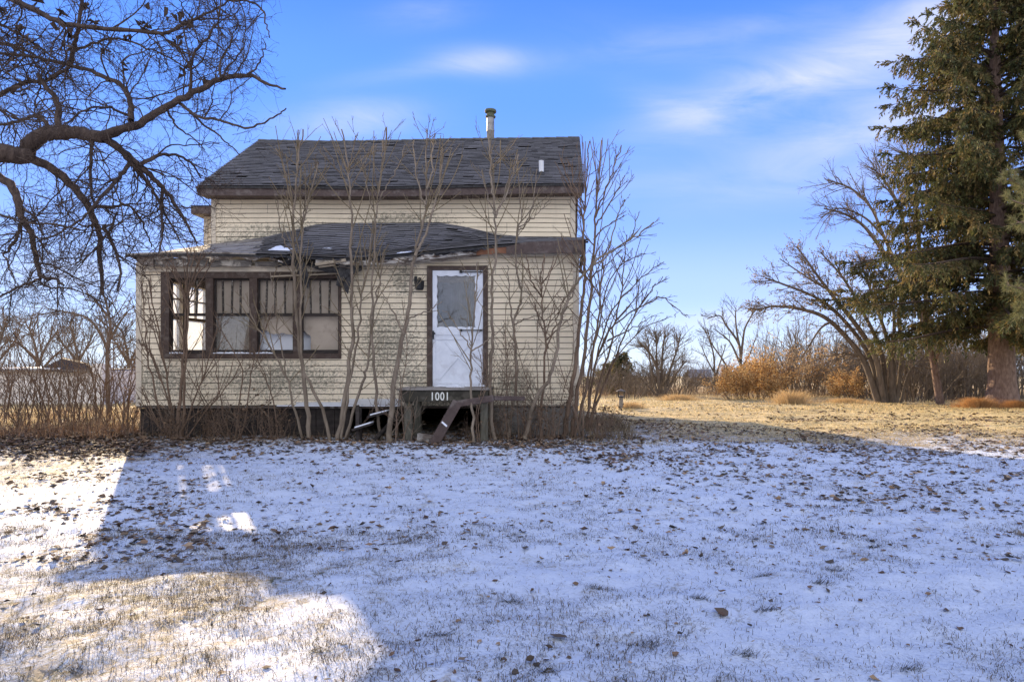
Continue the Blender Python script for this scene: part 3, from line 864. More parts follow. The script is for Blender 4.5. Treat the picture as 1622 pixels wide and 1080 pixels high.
# side windows of the porch, glazed and dusty
for (y0, y1) in ((12.62, 13.55), (13.60, 14.55)):
    s = MB(); X0, X1 = XL - .03, XL + .10
    s.box(X0, y0, WZ0, X1, y0 + .06, WZ1); s.box(X0, y1 - .06, WZ0, X1, y1, WZ1); s.box(X0, y0 + .06, WZ0, X1, y1 - .06, WZ0 + .09); s.box(X0, y0 + .06, WZ1 - .09, X1, y1 - .06, WZ1)
    zm = (WZ0 + WZ1) / 2 + .02; s.box(X0 + .03, y0 + .06, zm - .03, X1 - .03, y1 - .06, zm + .03)
    ym = (y0 + y1) / 2; s.box(X0 + .04, ym - .012, zm + .03, X1 - .04, ym + .012, WZ1 - .09); s.box(X0 + .041, y0 + .06, zm + .36, X1 - .041, y1 - .06, zm + .384)
    w = s.build('side_window', M['cream'], house)
    s = MB(); s.box(XL + .03, y0 + .06, WZ0 + .09, XL + .034, y1 - .06, WZ1 - .09); s.build('pane', M['dirtyglass'], w)

# ------------------------------------------------------------------ door
df = MB(); pbox(df, 677, 421.5, 685.5, 613, -.05, .08); pbox(df, 765.5, 421.5, 773, 613, -.05, .08); pbox(df, 685.5, 421.5, 765.5, 428.5, -.048, .08)
dframe = df.build('door_frame', M['brownwin'], house, bevel=.004)
# storm door with a scalloped opening
sd = MB(); y0, y1 = YF - .03, YF + .01
ox0, ox1, oy0, oy1 = 692, 753.5, 436.5, 519
outer, inner = [], []
def ring(n_t, n_s):
    for i in range(n_t): t = i / n_t; outer.append((685.7 + (765.3-685.7)*t, 428.7)); inner.append((ox0 + (ox1-ox0)*t, oy0 + 1.5 * abs(math.sin(t*math.pi*4))))
    for i in range(n_s): t = i / n_s; outer.append((765.3, 428.7 + (527-428.7)*t)); inner.append((ox1 - 1.3*abs(math.sin(t*math.pi*5)), oy0 + (oy1-oy0)*t))
    for i in range(n_t): t = i / n_t; outer.append((765.3 - (765.3-685.7)*t, 527)); inner.append((ox1 - (ox1-ox0)*t, oy1 - 1.8*abs(math.sin(t*math.pi*4))))
    for i in range(n_s): t = i / n_s; outer.append((685.7, 527 - (527-428.7)*t)); inner.append((ox0 + 1.3*abs(math.sin(t*math.pi*5)), oy1 - (oy1-oy0)*t))
ring(32, 40); n = len(outer)
vs = [(PX(a, YF), y0, PZ(b, YF)) for a, b in outer] + [(PX(a, YF), y0, PZ(b, YF)) for a, b in inner] + [(PX(a, YF), y1, PZ(b, YF)) for a, b in inner]
sd.add(vs, [(i, n+i, n+(i+1)%n, (i+1)%n) for i in range(n)] + [(n+i, 2*n+i, 2*n+(i+1)%n, n+(i+1)%n) for i in range(n)])
pbox(sd, 685.7, 527, 765.3, 612, -.03, .01)
door = sd.build('storm_door', M['doorwhite'], house)
s = MB()      # raised rails and crossbuck of the lower panel
for (a, b, c, d) in ((686.5, 527, 690.5, 612), (760.5, 527, 764.5, 612), (690.5, 528.5, 760.5, 531), (690.5, 535, 760.5, 538.5), (690.5, 605, 760.5, 611)): pbox(s, a, b, c, d, -.040, -.0305)
for k, (p, q) in enumerate((((706, 541), (756, 600)), ((745, 541), (695, 600)))): s.beam(P(*p, YF - .035 - .003 * k), P(*q, YF - .035 - .003 * k), .05, .012 + .003 * k, up=(0,1,0))
s.build('panel_rails', M['doorwhite'], door, bevel=.003)
s = MB(); pbox(s, 689, 433, 757, 523, .002, .006); s.build('pane', M['doorglass'], door)
s = MB()
for k in range(40):
    a, b = 690 + 66 * k / 40, 690 + 66 * (k + 1) / 40; f = lambda q: .038 + .010 * math.sin((q - 690) * .62 + 1.2 * math.sin((q - 690) * .19))
    e = lambda q: 523 - max(0, 16 * math.exp(-((q - 697) / 7) ** 2) + 4 * math.sin(q * .9) + 3 * math.sin(q * 2.3 + 1))
    s.add([(PX(a, YF), YF + f(a), PZ(e(a), YF)), (PX(b, YF), YF + f(b), PZ(e(b), YF)), (PX(b, YF), YF + f(b), PZ(447.5, YF)), (PX(a, YF), YF + f(a), PZ(447.5, YF))], [(0,1,2,3)])
s.build('door_blind', nmat('grey_film_blind', (.095,.10,.108), (.05,.05,.053), 5, .6, bmp=.1, c3=(.03,.025,.02), s3=4), door)
s = MB(); pbox(s, 686, 428.5, 765, 612, .05, .09); s.build('inner_door', M['brownrot'], house)
for (a, b, y) in ((730, 762, 430.6), (730, 762, 523)):
    s = MB(); s.beam(P(a, y, YF - .055), P(b, y, YF - .055), .018, .018); s.lathe(P(a, y, YF - .055), [(.0, -.02), (.026, -.02), (.026, .02), (0, .02)], 12); s.beam(P(b, y, YF - .075), P(b, y, YF - .03), .05, .03)
    s.build('door_closer', M['black'], door)
s = MB(); pbox(s, 686.3, 524, 688.4, 537.5, -.055, -.031); pbox(s, 687, 527, 690.5, 529.5, -.075, -.055); s.build('handle', M['black'], door, bevel=.004)
# wall lamp by the door
s = MB()
c = P(664.5, 452, YF - .12); s.lathe(c, [(.02, .14), (.035, .10), (.095, .07), (.085, .055), (.075, -.06), (.055, -.085), (0, -.09)], 6)
s.beam(P(659.5, 443, YF - .03), P(663, 446, YF - .12), .02, .02); pbox(s, 656.8, 438, 661.3, 450, -.035, -.016)
s.build('porch_lamp', M['black'], house)

# ------------------------------------------------------------------ foundation
s = MB(); s.box(PX(772, YF), YF + .02, -.2, XR - .01, YF + .24, Z0 - .02); s.box(XR - .25, YF + .24, -.2, XR - .01, YB, .5); s.box(XR - .25, YB, -.8, XR - .01, 22.4, .1)
s.build('foundation', M['concrete'], house, bevel=.01)
s = MB(); s.box(XL + .01, YF + .24, -.2, XL + .25, YB, .5)
rr = random.Random(9); x = XL + .02
while x < PX(545, YF):
    w = rr.uniform(.12, .2); s.box(x, YF + .05 + rr.uniform(0,.03), -.1, x + w - .008, YF + .08 + rr.uniform(0,.02), Z0 - .03 - rr.uniform(0,.02)); x += w
s.build('foundation_skirt', M['darkwood'], house)
s = MB(); pbox(s, 218.5, 643.2, 772, 646.2, -.012, .06); pbox(s, 772, 640.5, 916, 643.3, -.012, .06); s.build('sill_trim', M['brownrot'], house)
s = MB(); pbox(s, 541, 631.5, 634, 640.5, -.034, -.02); pbox(s, 470, 636.5, 541, 641, -.032, -.02)
s.build('white_flashing', M['pvc'], house)
s = MB(); pbox(s, 440, 641.3, 634, 643, -.05, -.018); s.build('flashing_snow', M['snow'], house)

# ------------------------------------------------------------------ landing
YL = 11.2
land = thing('front_landing', 'dark green painted wooden landing with house number 1001 below the white storm door', 'landing', (PX(702, YL), YL, 0))
def lp(px, py, Y=YL): return P(px, py, Y)
s = MB(); s.prism([(PX(638, YL), PZ(636.5, YL)), (PX(773, YL), PZ(635, YL)), (PX(773, YL), PZ(618, YL)), (PX(631, YL), PZ(618.5, YL))], YL, YL + .04)
s.beam((PX(638, YL) + .02, YL + .04, PZ(627, YL)), (PX(638, YL) + .02, 12.13, PZ(627, YL)), .04, .19); s.beam((PX(772, YL) - .02, YL + .04, PZ(627, YL)), (PX(772, YL) - .02, 12.13, PZ(627, YL)), .04, .19)
s.build('skirt_board', M['greendeck'], land, bevel=.004)
s = MB()
for i in range(7): s.box(PX(628, YL), YL - .04 + i * .137, PZ(618, YL) + .001, PX(774, YL), YL - .04 + i * .137 + .13, PZ(615.2, YL) + .003 * (i % 2))
s.build('deck_board', M['greywood'], land, bevel=.004)
rr = random.Random(2)
s = MB()
for (a, b, ya) in ((676, 742, .62), (680, 760, .75), (700, 730, .4)):
    n = 14
    for i in range(n):
        p, q = a + (b-a)*i/n, a + (b-a)*(i+1)/n
        s.box(PX(p, YL), YL + ya + rr.uniform(-.03,.03), PZ(615.2, YL) + .004, PX(q, YL), YL + ya + .13 + rr.uniform(-.04,.04), PZ(615.2, YL) + rr.uniform(.012, .03))
s.build('deck_snow', M['snow'], land)
for (px, yy) in ((645, YL + .1), (766, YL + .1), (645, 12.05), (766, 12.05)):
    s = MB(); s.box(PX(px, YL) - .06, yy - .055, -.1, PX(px, YL) + .06, yy + .055, PZ(618.5, YL) - .001); s.build('post', M['postwood'], land, bevel=.006)
cu = bpy.data.curves.new('digits', 'FONT'); cu.body = '1001'; cu.size = .195; cu.extrude = .004; cu.space_character = 1.12; cu.offset = .0022
tmp = bpy.data.objects.new('digits', cu); COL.objects.link(tmp)
bpy.context.view_layer.update()
me = bpy.data.meshes.new_from_object(tmp.evaluated_get(bpy.context.evaluated_depsgraph_get()))
bpy.data.objects.remove(tmp, do_unlink=True)
v = np.array([p.co[:] for p in me.vertices]); w = v[:,0].max() - v[:,0].min(); h = v[:,1].max() - v[:,1].min()
tw, th = (709.5 - 684) * YL / F, (634 - 621) * YL / F
for p in me.vertices:
    x, y, z = p.co; p.co = ((x - v[:,0].min()) * tw / w, -z, (y - v[:,1].min()) * th / h)
me.materials.clear(); me.materials.append(M['numwhite'])
num = bpy.data.objects.new('house_number', me); COL.objects.link(num); num.parent = land
num.location = Vector((PX(684, YL), YL - .005, PZ(634, YL))) - land.location

# bent brown metal piece fallen against the landing
rail = thing('brown_downspout', 'bent brown metal downspout fallen in front of the landing', 'downspout', (PX(690, 10.95), 10.95, 0))
s = MB(); s.beam(P(722, 640, 10.98), P(782, 630.5, 11.02), .07, .105); s.beam(P(782, 630.5, 11.02), P(830, 631, 11.4), .07, .075)
s.build('upper_run', M['brown'], rail, bevel=.008)
s = MB(); s.beam(P(725, 636, 10.975), P(687, 703, 10.85), .08, .155); s.build('lower_run', M['brown'], rail, bevel=.008)
s = MB(); s.beam(P(662, 692, 11.0), P(694, 696, 10.93), .09, .13); s.build('outlet_elbow', M['brownrot'], rail, bevel=.008)
s = MB(); s.beam(P(700, 668, 10.80), P(708, 675, 10.79), .02, .025); s.build('snow_crust', M['snow'], rail)
# collapsed steps
steps = thing('broken_steps', 'collapsed dark wooden steps with snow dusted treads left of the landing', 'steps', (PX(585, 11.5), 11.5, 0))
s = MB(); s.beam(P(568, 645, 11.7), P(569, 706, 11.2), .06, .13, up=(0,1,0)); s.build('stringer', M['darkwood'], steps)
s = MB(); s.beam(P(628, 660, 11.9), P(588, 704, 11.3), .05, .2, up=(0,1,0)); s.build('stringer', M['darkwood'], steps)
for (a, b, Y) in (((584, 660), (615, 652), 11.45), ((560, 680), (589, 671), 11.25)):
    s = MB(); s.beam(P(*a, Y), P(*b, Y), .22, .035); t = s.build('tread', M['darkwood'], steps)
    s = MB(); u0 = Vector(P(*a, Y)); u1 = Vector(P(*b, Y)); k = Vector((0,0,.028)); s.beam(u0 + (u1-u0)*.15 + k, u1 + k, .2, .02); s.build('tread_snow', M['snow'], t)
# white sheet slumped inside the porch behind the third window
n, m = 24, 16; V = []; Q = []
for j in range(m + 1):
    for i in range(n + 1):
        u, v_ = i / n, j / m
        x = PX(400, 12.5) + u * 1.15; z = .86 + 1.05 * v_ - .12 * max(0, u - .6) * v_
        y = 12.34 + .12 * v_ + .03 * math.sin(u * 14 + 2 * v_) * (1 - .4 * v_) + .02 * math.sin(v_ * 9 + u * 4)
        V.append((x, y, z))
for j in range(m):
    for i in range(n): a = j * (n + 1) + i; Q.append((a, a + 1, a + n + 2, a + n + 1))
o = fmesh('white_sheet', V, Q, mats=M['innerwhite'], smooth=True); md = o.modifiers.new('t', 'SOLIDIFY'); md.thickness = .008
tag(o, 'crumpled white sheet slumped inside the porch behind the torn window board', 'sheet')

# ================================================================== VEGETATION TOOLS
def tubes(polys, sides=4):
    """polys: list of (points[n,3], radii[n]) -> vertices, quads"""
    groups = {}
    for p, r in polys:
        groups.setdefault(len(p), []).append((p, r))
    Vs, Qs, base = [], [], 0
    for n, g in groups.items():
        A = np.array([x[0] for x in g], float); Rr = np.array([x[1] for x in g], float)
        m = len(g)
        T = np.empty_like(A); T[:, 1:-1] = A[:, 2:] - A[:, :-2] if n > 2 else 0; T[:, 0] = A[:, 1] - A[:, 0]; T[:, -1] = A[:, -1] - A[:, -2]
        T /= np.maximum(np.linalg.norm(T, axis=2, keepdims=True), 1e-9)
        mean = A[:, -1] - A[:, 0]; mean /= np.maximum(np.linalg.norm(mean, axis=1, keepdims=True), 1e-9)
        ref = np.where(np.abs(mean[:, 2:3]) > .8, np.array([[1.0, 0, 0]]), np.array([[0, 0, 1.0]]))[:, None, :]
        U = np.cross(T, ref); U /= np.maximum(np.linalg.norm(U, axis=2, keepdims=True), 1e-9)
        Wv = np.cross(T, U)
        a = np.arange(sides) * 2 * np.pi / sides
        ring = A[:, :, None, :] + Rr[:, :, None, None] * (np.cos(a)[None, None, :, None] * U[:, :, None, :] + np.sin(a)[None, None, :, None] * Wv[:, :, None, :])
        Vs.append(ring.reshape(-1, 3))
        idx = np.arange(m * n * sides).reshape(m, n, sides) + base
        q = np.stack([idx[:, :-1], np.roll(idx, -1, 2)[:, :-1], np.roll(idx, -1, 2)[:, 1:], idx[:, 1:]], -1)
        Qs.append(q.reshape(-1, 4)); base += m * n * sides
    if not Vs: return np.zeros((0, 3)), np.zeros((0, 4), int)
    return np.concatenate(Vs), np.concatenate(Qs)
def join(*parts):
    V, Q, b = [], [], 0
    for v, q in parts:
        V.append(v); Q.append(q + b); b += len(v)
    return np.concatenate(V), np.concatenate(Q)
def tubemesh(name, polys, mat, parent=None, thick=.02, big=8, small=3):
    A = [p for p in polys if max(p[1]) >= thick]; B = [p for p in polys if max(p[1]) < thick]
    v, q = join(tubes(A, big), tubes(B, small)) if A and B else tubes(A or B, big if A else small)
    return fmesh(name, v, q, mats=mat, parent=parent, smooth=True)
def unit(v): return v / max(np.linalg.norm(v), 1e-9)
def smooth_path(pts, n):
    """Catmull-Rom through the points"""
    P_ = np.array(pts, float); k = len(P_)
    if k < 3:
        t = np.linspace(0, 1, n)[:, None]; return P_[0] * (1 - t) + P_[-1] * t
    E = np.vstack([2 * P_[0] - P_[1], P_, 2 * P_[-1] - P_[-2]])
    s = np.linspace(0, k - 1 - 1e-6, n); i = s.astype(int); f = (s - i)[:, None]
    a, b, c, d = E[i], E[i+1], E[i+2], E[i+3]
    return .5 * (2*b + (c-a)*f + (2*a-5*b+4*c-d)*f*f + (3*b-a-3*c+d)*f**3)

def grow(out, p, d, Ln, r, lvl, C, rng):
    """C: dict of lists per level: n children, ang, ratio, wander, up, seg, t0; out[level] gets (points, radii)"""
    seg = C['seg'][lvl]; n = max(3, int(Ln / seg) + 1)
    n = min(n, 14)
    st = Ln / (n - 1)
    pts = [np.array(p, float)]; d = unit(np.array(d, float))
    dirs = [d]
    for i in range(n - 1):
        d = unit(d + rng.normal(0, C['wander'][lvl], 3) + np.array([0, 0, C['up'][lvl]]))
        pts.append(pts[-1] + d * st); dirs.append(d)
    end = C.get('tip', .25)
    rad = r * (1 - (1 - end) * np.linspace(0, 1, n) ** .9)
    out[lvl].append((np.array(pts), rad))
    if lvl + 1 < C['levels']:
        k = C['n'][lvl]; k = int(k) + (rng.random() < k - int(k))
        for j in range(k):
            t = C['t0'][lvl] + (1 - C['t0'][lvl]) * (j + rng.random()) / max(k, 1); t = min(t, .98)
            i = min(int(t * (n - 1)), n - 2); f = t * (n - 1) - i
            q = pts[i] * (1 - f) + pts[i+1] * f
            ax = unit(np.cross(dirs[i], rng.normal(0, 1, 3)))
            a = C['ang'][lvl] * (.7 + .6 * rng.random())
            nd = unit(dirs[i] * math.cos(a) + ax * math.sin(a))
            L2 = Ln * C['ratio'][lvl] * (1.1 - .55 * t) * (.6 + .7 * rng.random())
            r2 = min(rad[i] * .75, r * C['rr'][lvl] * (1.1 - .4 * t))
            grow(out, q, nd, L2, max(r2, C['rmin']), lvl + 1, C, rng)
    return pts[-1]

# ================================================================== BIG BARE TREE, LEFT
rng = np.random.default_rng(42)
BY = 7.8
def bigtree():
    t = thing('bare_tree', 'large bare spreading tree with thick crooked dark limbs at the left of the farmhouse', 'tree', (PX(-90, BY), BY, float(gz(PX(-90, BY), BY))))
    s = BY / F
    limbs = [  # px points, depth offsets at start/end, width px start/end
        ([(-90, 262), (-40, 246), (0, 243), (30, 247), (50, 246)], 0, .2, 34, 26),
        ([(40, 250), (48, 228), (70, 213), (100, 211), (130, 212), (165, 218)], .2, .2, 26, 19),
        ([(165, 218), (198, 243), (230, 272), (262, 302), (290, 345), (312, 386)], .2, .9, 13, 3),
        ([(160, 216), (190, 206), (220, 197), (258, 172), (300, 151), (350, 126), (392, 119), (425, 133), (452, 141)], .2, -.8, 16, 2.5),
        ([(46, 250), (80, 266), (110, 290), (135, 320), (150, 350), (158, 372), (158, 410), (163, 468)], .2, .5, 15, 5),
        ([(-90, 270), (-20, 276), (15, 290), (28, 316), (35, 345), (50, 370), (58, 415), (65, 438), (85, 441), (101, 452)], .3, -.6, 15, 3),
        ([(90, 212), (92, 185), (90, 160), (68, 132), (60, 118)], .2, .6, 11, 6),
        ([(207, 192), (206, 160), (190, 134), (150, 115), (110, 104), (60, 92), (20, 86), (-30, 84)], .0, 1.0, 9, 4),
        ([(110, 106), (116, 80), (122, 55), (127, 25), (133, -25)], .6, .3, 8, 5),
        ([(-40, -18), (0, -8), (40, 8), (80, 30), (120, 42), (200, 48), (258, 53), (300, 36), (342, 14), (360, 2)], .8, -.3, 12, 2),
        ([(116, 80), (150, 68), (190, 63), (240, 80), (280, 98), (318, 128)], .5, .0, 5, 1.5),
        ([(206, 184), (165, 169), (130, 176), (100, 200)], .1, -.5, 5, 2),
        ([(222, 262), (250, 247), (275, 245), (302, 258), (318, 282)], .4, .9, 7, 2.5),
        ([(196, 243), (215, 268), (238, 295), (258, 330), (285, 382)], .3, .8, 8, 2.5),
        ([(208, 255), (190, 280), (178, 292), (150, 325), (130, 345), (90, 372), (50, 385)], .4, -.4, 7, 2),
        ([(152, 328), (175, 328), (200, 325), (218, 340), (232, 370), (240, 392)], .4, .9, 6, 2),
        ([(300, 151), (303, 110), (310, 80), (330, 60), (348, 22), (350, -20)], -.3, -.5, 5, 2),
        ([(350, 126), (350, 95), (360, 80), (368, 62), (362, 45)], -.5, -.2, 4, 1.5),
        ([(352, 124), (362, 105), (380, 85), (390, 62)], -.5, -.9, 3.5, 1.3),
        ([(392, 118), (405, 112), (414, 90), (421, 72), (415, 62)], -.7, -.9, 3, 1),
        ([(284, 163), (305, 180), (320, 186), (345, 190), (372, 198), (396, 203), (420, 194), (440, 183), (453, 172)], -.2, -1.2, 5.5, 1.6),
        ([(300, 178), (325, 200), (345, 215), (365, 232), (380, 246)], -.2, .2, 4, 1.5),
        ([(262, 170), (275, 195), (300, 215), (325, 238)], -.1, .3, 4, 1.5),
        ([(150, 216), (145, 240), (143, 290), (150, 330)], .2, .2, 6, 4),
        ([(165, 358), (180, 390), (190, 425), (186, 462)], .4, .0, 6, 3),
        ([(258, 300), (255, 330), (258, 365), (252, 400)], .6, .3, 6, 2.5),
        ([(288, -30), (350, -2), (390, 2), (415, 14), (422, 38), (427, 60)], .2, -.6, 5, 1.5),
        ([(-60, 100), (-10, 70), (30, 75), (60, 92)], 1.2, .9, 8, 4),
        ([(-60, 180), (0, 150), (40, 130), (75, 128), (110, 106)], 1.0, .5, 9, 5),
        ([(-60, 20), (0, 40), (40, 60), (90, 95)], 1.4, 1.0, 6, 3),
        ([(80, 212), (70, 190), (50, 185), (20, 195), (-20, 200)], .2, 1.0, 7, 4),
        ([(0, 340), (40, 352), (90, 356), (130, 365)], -.3, -.8, 4, 2),
        ([(35, 345), (28, 370), (15, 395), (5, 402)], .0, -.5, 6, 3),
        ([(0, 470), (30, 455), (65, 442)], -.4, -.6, 3, 4),
        ([(5, 400), (15, 425), (25, 450)], -.5, -.7, 3, 1.2),
        ([(185, 338), (172, 368), (150, 395), (120, 425)], .4, -.2, 4, 1.5),
    ]
    main, tw = [], []
    gzz = float(gz(PX(-90, BY), BY))
    tr = [(PX(-75, BY) - .55, BY + .2, gzz - .1), (PX(-75, BY) - .5, BY + .1, 1.1), (PX(-90, BY) - .35, BY, 2.0), (PX(-90, BY) - .05, BY, 3.1), (PX(-92, BY), BY, 3.7)]
    pts = smooth_path(tr, 14); main.append((pts, np.linspace(.30, .17, 14)))
    up = smooth_path([(PX(-90, BY), BY, 3.3), (PX(-170, BY), BY + .4, 4.2), (PX(-240, BY), BY + .8, 5.2), (PX(-260, BY), BY + .9, 6.0)], 10); main.append((up, np.linspace(.18, .08, 10)))
    C = dict(levels=3, n=[5, 3, 0], ang=[.8, .75, .6], ratio=[.6, .6, .5], wander=[.22, .25, .3], up=[-.01, -.015, 0], seg=[.075, .06, .055], t0=[.12, .15, .2], rr=[.55, .6, .6], rmin=.0021, tip=.4)
    for (pp, d0, d1, w0, w1) in limbs:
        n = max(6, len(pp) * 4)
        k = len(pp); w3 = [(PX(x, BY + d0 + (d1-d0) * i/(k-1)), BY + d0 + (d1-d0)*i/(k-1), PZ(y, BY + d0 + (d1-d0)*i/(k-1))) for i, (x, y) in enumerate(pp)]
        q = smooth_path(w3, n); q[1:-1] += rng.normal(0, .006, (n - 2, 3))
        r = np.linspace(w0, w1, n) * s / 2 * (1 + rng.normal(0, .05, n))
        main.append((q, r))
        ln = np.linalg.norm(np.diff(q, axis=0), axis=1).sum()
        dens = 9.5 if w0 < 12 else 6.5
        for j in range(int(ln * dens * 1.75)):
            f = (.08 + .92 * rng.random()); i = min(int(f * (n-1)), n-2)
            p = q[i] + (q[i+1]-q[i]) * rng.random(); d = unit(q[i+1]-q[i])
            ax = unit(np.cross(d, rng.normal(0, 1, 3) * np.array([1, 1.6, 1])))
            a = .5 + .7 * rng.random(); nd = unit(d * math.cos(a) + ax * math.sin(a) + np.array([0, 0, rng.normal(-.05, .3)]))
            L0 = .56 * (.4 + 1.15 * rng.random() ** 1.5) * (1.15 if w0 < 16 else .9)
            out = [[], [], []]
            grow(out, p, nd, L0, min(r[i] * .55, .003 + .008 * L0), 0, C, rng)
            for o in out: tw += [b for b in o if not ((b[0][:, 0] > -3.2).any() or ((b[0][:, 0] > -4.05) & (b[0][:, 2] < 3.85)).any() or ((b[0][:, 0] > -4.75) & (b[0][:, 2] < 2.62)).any())]
    tubemesh('trunk', main, M['bark_dark'], t, .02, 9, 5)
    tubemesh('twigs', tw, M['bark_twig'], t, .008, 5, 3)
    # shrivelled seed clusters that still hang in the crown
    for k in range(30):
        mb = MB()
        px, py = rng.uniform(0, 330), abs(rng.normal(0, 70)); c = np.array(P(px, py, BY + rng.uniform(-.4, .8)))
        for j in range(5):
            a = c + rng.normal(0, .024, 3); v = rng.normal(0, .03, (3, 3)); mb.add([a + v[0], a + v[1], a + v[2], a - v[0]*.6], [(0,1,2), (0,2,3), (0,1,3)])
        mb.build('seed_cluster', M['bark_twig'], t)
bigtree()

# ================================================================== SAPLINGS ALONG THE FRONT
def px3(pp, Y0, Y1):
    k = len(pp); return [P(x, y, Y0 + (Y1 - Y0) * i / (k - 1)) for i, (x, y) in enumerate(pp)]
SHOOT = dict(levels=3, n=[1.8, .8, 0], ang=[.55, .5, .5], ratio=[.5, .5, .4], wander=[.04, .07, .1], up=[.055, .05, .03], seg=[.12, .12, .1], t0=[.15, .2, .2], rr=[.6, .65, .6], rmin=.0042, tip=.62)
def sapling(label, stems, Y0, Y1, twigs=9, shoots=7, group='saplings growing along the house front', mat='bark_tan', low=.3, tmat='bark_shoot', L0=.55):
    p0 = stems[0][0][0]; b = P(p0[0], p0[1], Y0)
    zb = float(gz(b[0], b[1]))
    t = thing('sapling', label, 'sapling', (b[0], b[1], zb), group)
    main, tw, s = [], [], (Y0 + Y1) / 2 / F
    for si, (pp, w0, w1) in enumerate(stems):
        n = max(8, len(pp) * 4); w3 = px3(pp, Y0 + .0, Y1)
        if pp[0][1] > 650:
            q0 = list(w3[0]); q0[2] = min(q0[2], float(gz(q0[0], q0[1])) - .04); w3 = [tuple(q0)] + list(w3)
        q = smooth_path(w3, n); q[2:-1] += rng.normal(0, .012, (n - 3, 3))
        r = np.maximum((w1 + (w0 - w1) * (1 - np.linspace(0, 1, n)) ** 1.35) * s / 2, .004); main.append((q, r))
        ln = np.linalg.norm(np.diff(q, axis=0), axis=1).sum()
        for j in range(int(twigs * ln / 3.1)):
            tt = low + (1 - low) * rng.random() ** .8; i = min(int(tt * (n-1)), n-2)
            d = unit(q[i+1]-q[i]); az = rng.uniform(0, 2*math.pi); a = .55 + .5 * rng.random()
            ax = np.array([math.cos(az), math.sin(az) * .75, .1]); nd = unit(d * math.cos(a) + ax * math.sin(a))
            out = [[], [], []]
            Ls = L0 * (.5 + 1.3 * rng.random() ** 1.3); Ls = min(Ls, max(.2, (q[-1][2] - q[i][2]) * 1.1 + .1))
            grow(out, q[i] + (q[i+1]-q[i]) * rng.random(), nd, Ls, min(r[i] * .6, .0055 + .005 * Ls), 0, SHOOT, rng)
            for o in out: tw += o
        for j in range(int(shoots * .8) if w0 > 3 else shoots // 3):
            i = n - 1 - int(rng.integers(n // 8, max(2, int(n * .5))))
            i = max(1, min(i, n - 2)); d = unit(q[i] - q[i-1]); az = rng.uniform(0, 2*math.pi); a = .2 + .35 * rng.random()
            nd = unit(d * math.cos(a) + np.array([math.cos(az), math.sin(az) * .6, .15]) * math.sin(a))
            out = [[], [], []]
            grow(out, q[i], nd, max(.15, min(.5 + 1.1 * rng.random(), (q[-1][2] - q[i][2]) * 1.02)), min(r[i] * .8, .010), 0, dict(SHOOT, n=[.5, 0, 0]), rng)
            for o in out: tw += o
    tubemesh('trunk', main, M[mat], t, .012, 8, 5)
    tubemesh('twigs', tw, M[tmat], t, .009, 5, 3)
    return t
sapling('tallest grey sapling crossing the right end of the broad window, several stems from one base',
    [([(491, 702), (486, 645), (479, 580), (471, 515), (467, 460), (465, 400), (464, 360), (467, 318), (471, 270), (475, 235), (480, 205)], 8.5, 2.2),
     ([(524, 703), (511, 652), (491, 607), (478, 570), (476, 480), (477, 400), (481, 350), (491, 305), (503, 257)], 6.5, 2),
     ([(466, 322), (458, 300), (450, 262), (436, 236)], 2.6, 1.3), ([(469, 300), (485, 285), (496, 268), (504, 257)], 2.6, 1.6),
     ([(464, 400), (452, 385), (444, 360), (440, 318)], 2.6, 1.4), ([(477, 360), (482, 330), (484, 290), (482, 262)], 3, 1.4)], 11.7, 11.5, 9, 8)
sapling('slim grey sapling at the window arching left from the dark foundation skirt',
    [([(477, 690), (466, 642), (453, 597), (425, 545), (402, 508), (385, 470)], 5, 2), ([(453, 597), (448, 560), (440, 520), (436, 480), (428, 430)], 2.5, 1.2)], 11.75, 11.6, 10, 4)
sapling('straight grey sapling just right of the window frame with a double stem',
    [([(536, 702), (545, 642), (553, 580), (558, 520), (557, 470), (556, 400), (557, 350), (554, 300), (551, 260), (541, 205)], 9, 2),
     ([(546, 702), (563, 642), (576, 600), (582, 572), (588, 520), (596, 470), (603, 440), (606, 400)], 6, 2),
     ([(541, 700), (548, 640), (561, 560), (570, 500), (577, 450), (585, 400), (590, 350)], 5.5, 1.8),
     ([(554, 305), (562, 285), (575, 262), (585, 243)], 2.6, 1.5), ([(555, 300), (542, 280), (528, 255), (512, 232)], 2.4, 1.2), ([(553, 275), (556, 250), (562, 225), (566, 214)], 2.2, 1.2)], 11.65, 11.5, 8, 7)
sapling('thin straight sapling rising beside the mildew stain on the siding',
    [([(604, 700), (597, 642), (591, 565), (588, 520), (590, 470), (592, 400), (595, 345), (600, 300), (606, 262), (612, 202)], 6, 1.6),
     ([(597, 345), (588, 325), (580, 290), (574, 262)], 2, 1.2), ([(600, 318), (612, 295), (628, 270), (641, 231)], 2.4, 1.4), ([(601, 300), (604, 260), (606, 236), (611, 202)], 2.4, 1.3), ([(600, 310), (594, 270), (590, 232)], 2, 1.2)], 11.55, 11.4, 7, 7)
sapling('stout pale forked sapling between the stained siding and the house number landing',
    [([(617, 704), (622, 632), (631, 560), (646, 500), (652, 450), (657, 405), (664, 372), (672, 340), (677, 300), (676, 250), (676, 204)], 10, 1.8),
     ([(657, 405), (668, 385), (680, 355), (690, 318), (697, 275), (701, 235)], 5, 2), ([(674, 325), (665, 300), (658, 270), (656, 222)], 3, 1.5), ([(676, 300), (684, 270), (685, 232), (688, 212)], 3, 1.5),
     ([(640, 530), (625, 500), (612, 475), (603, 462)], 3, 1.2), ([(646, 505), (662, 498), (680, 492), (700, 478)], 3, 1.2), ([(618, 700), (640, 655), (672, 618)], 3, 1.4)], 11.1, 11.3, 8, 7)
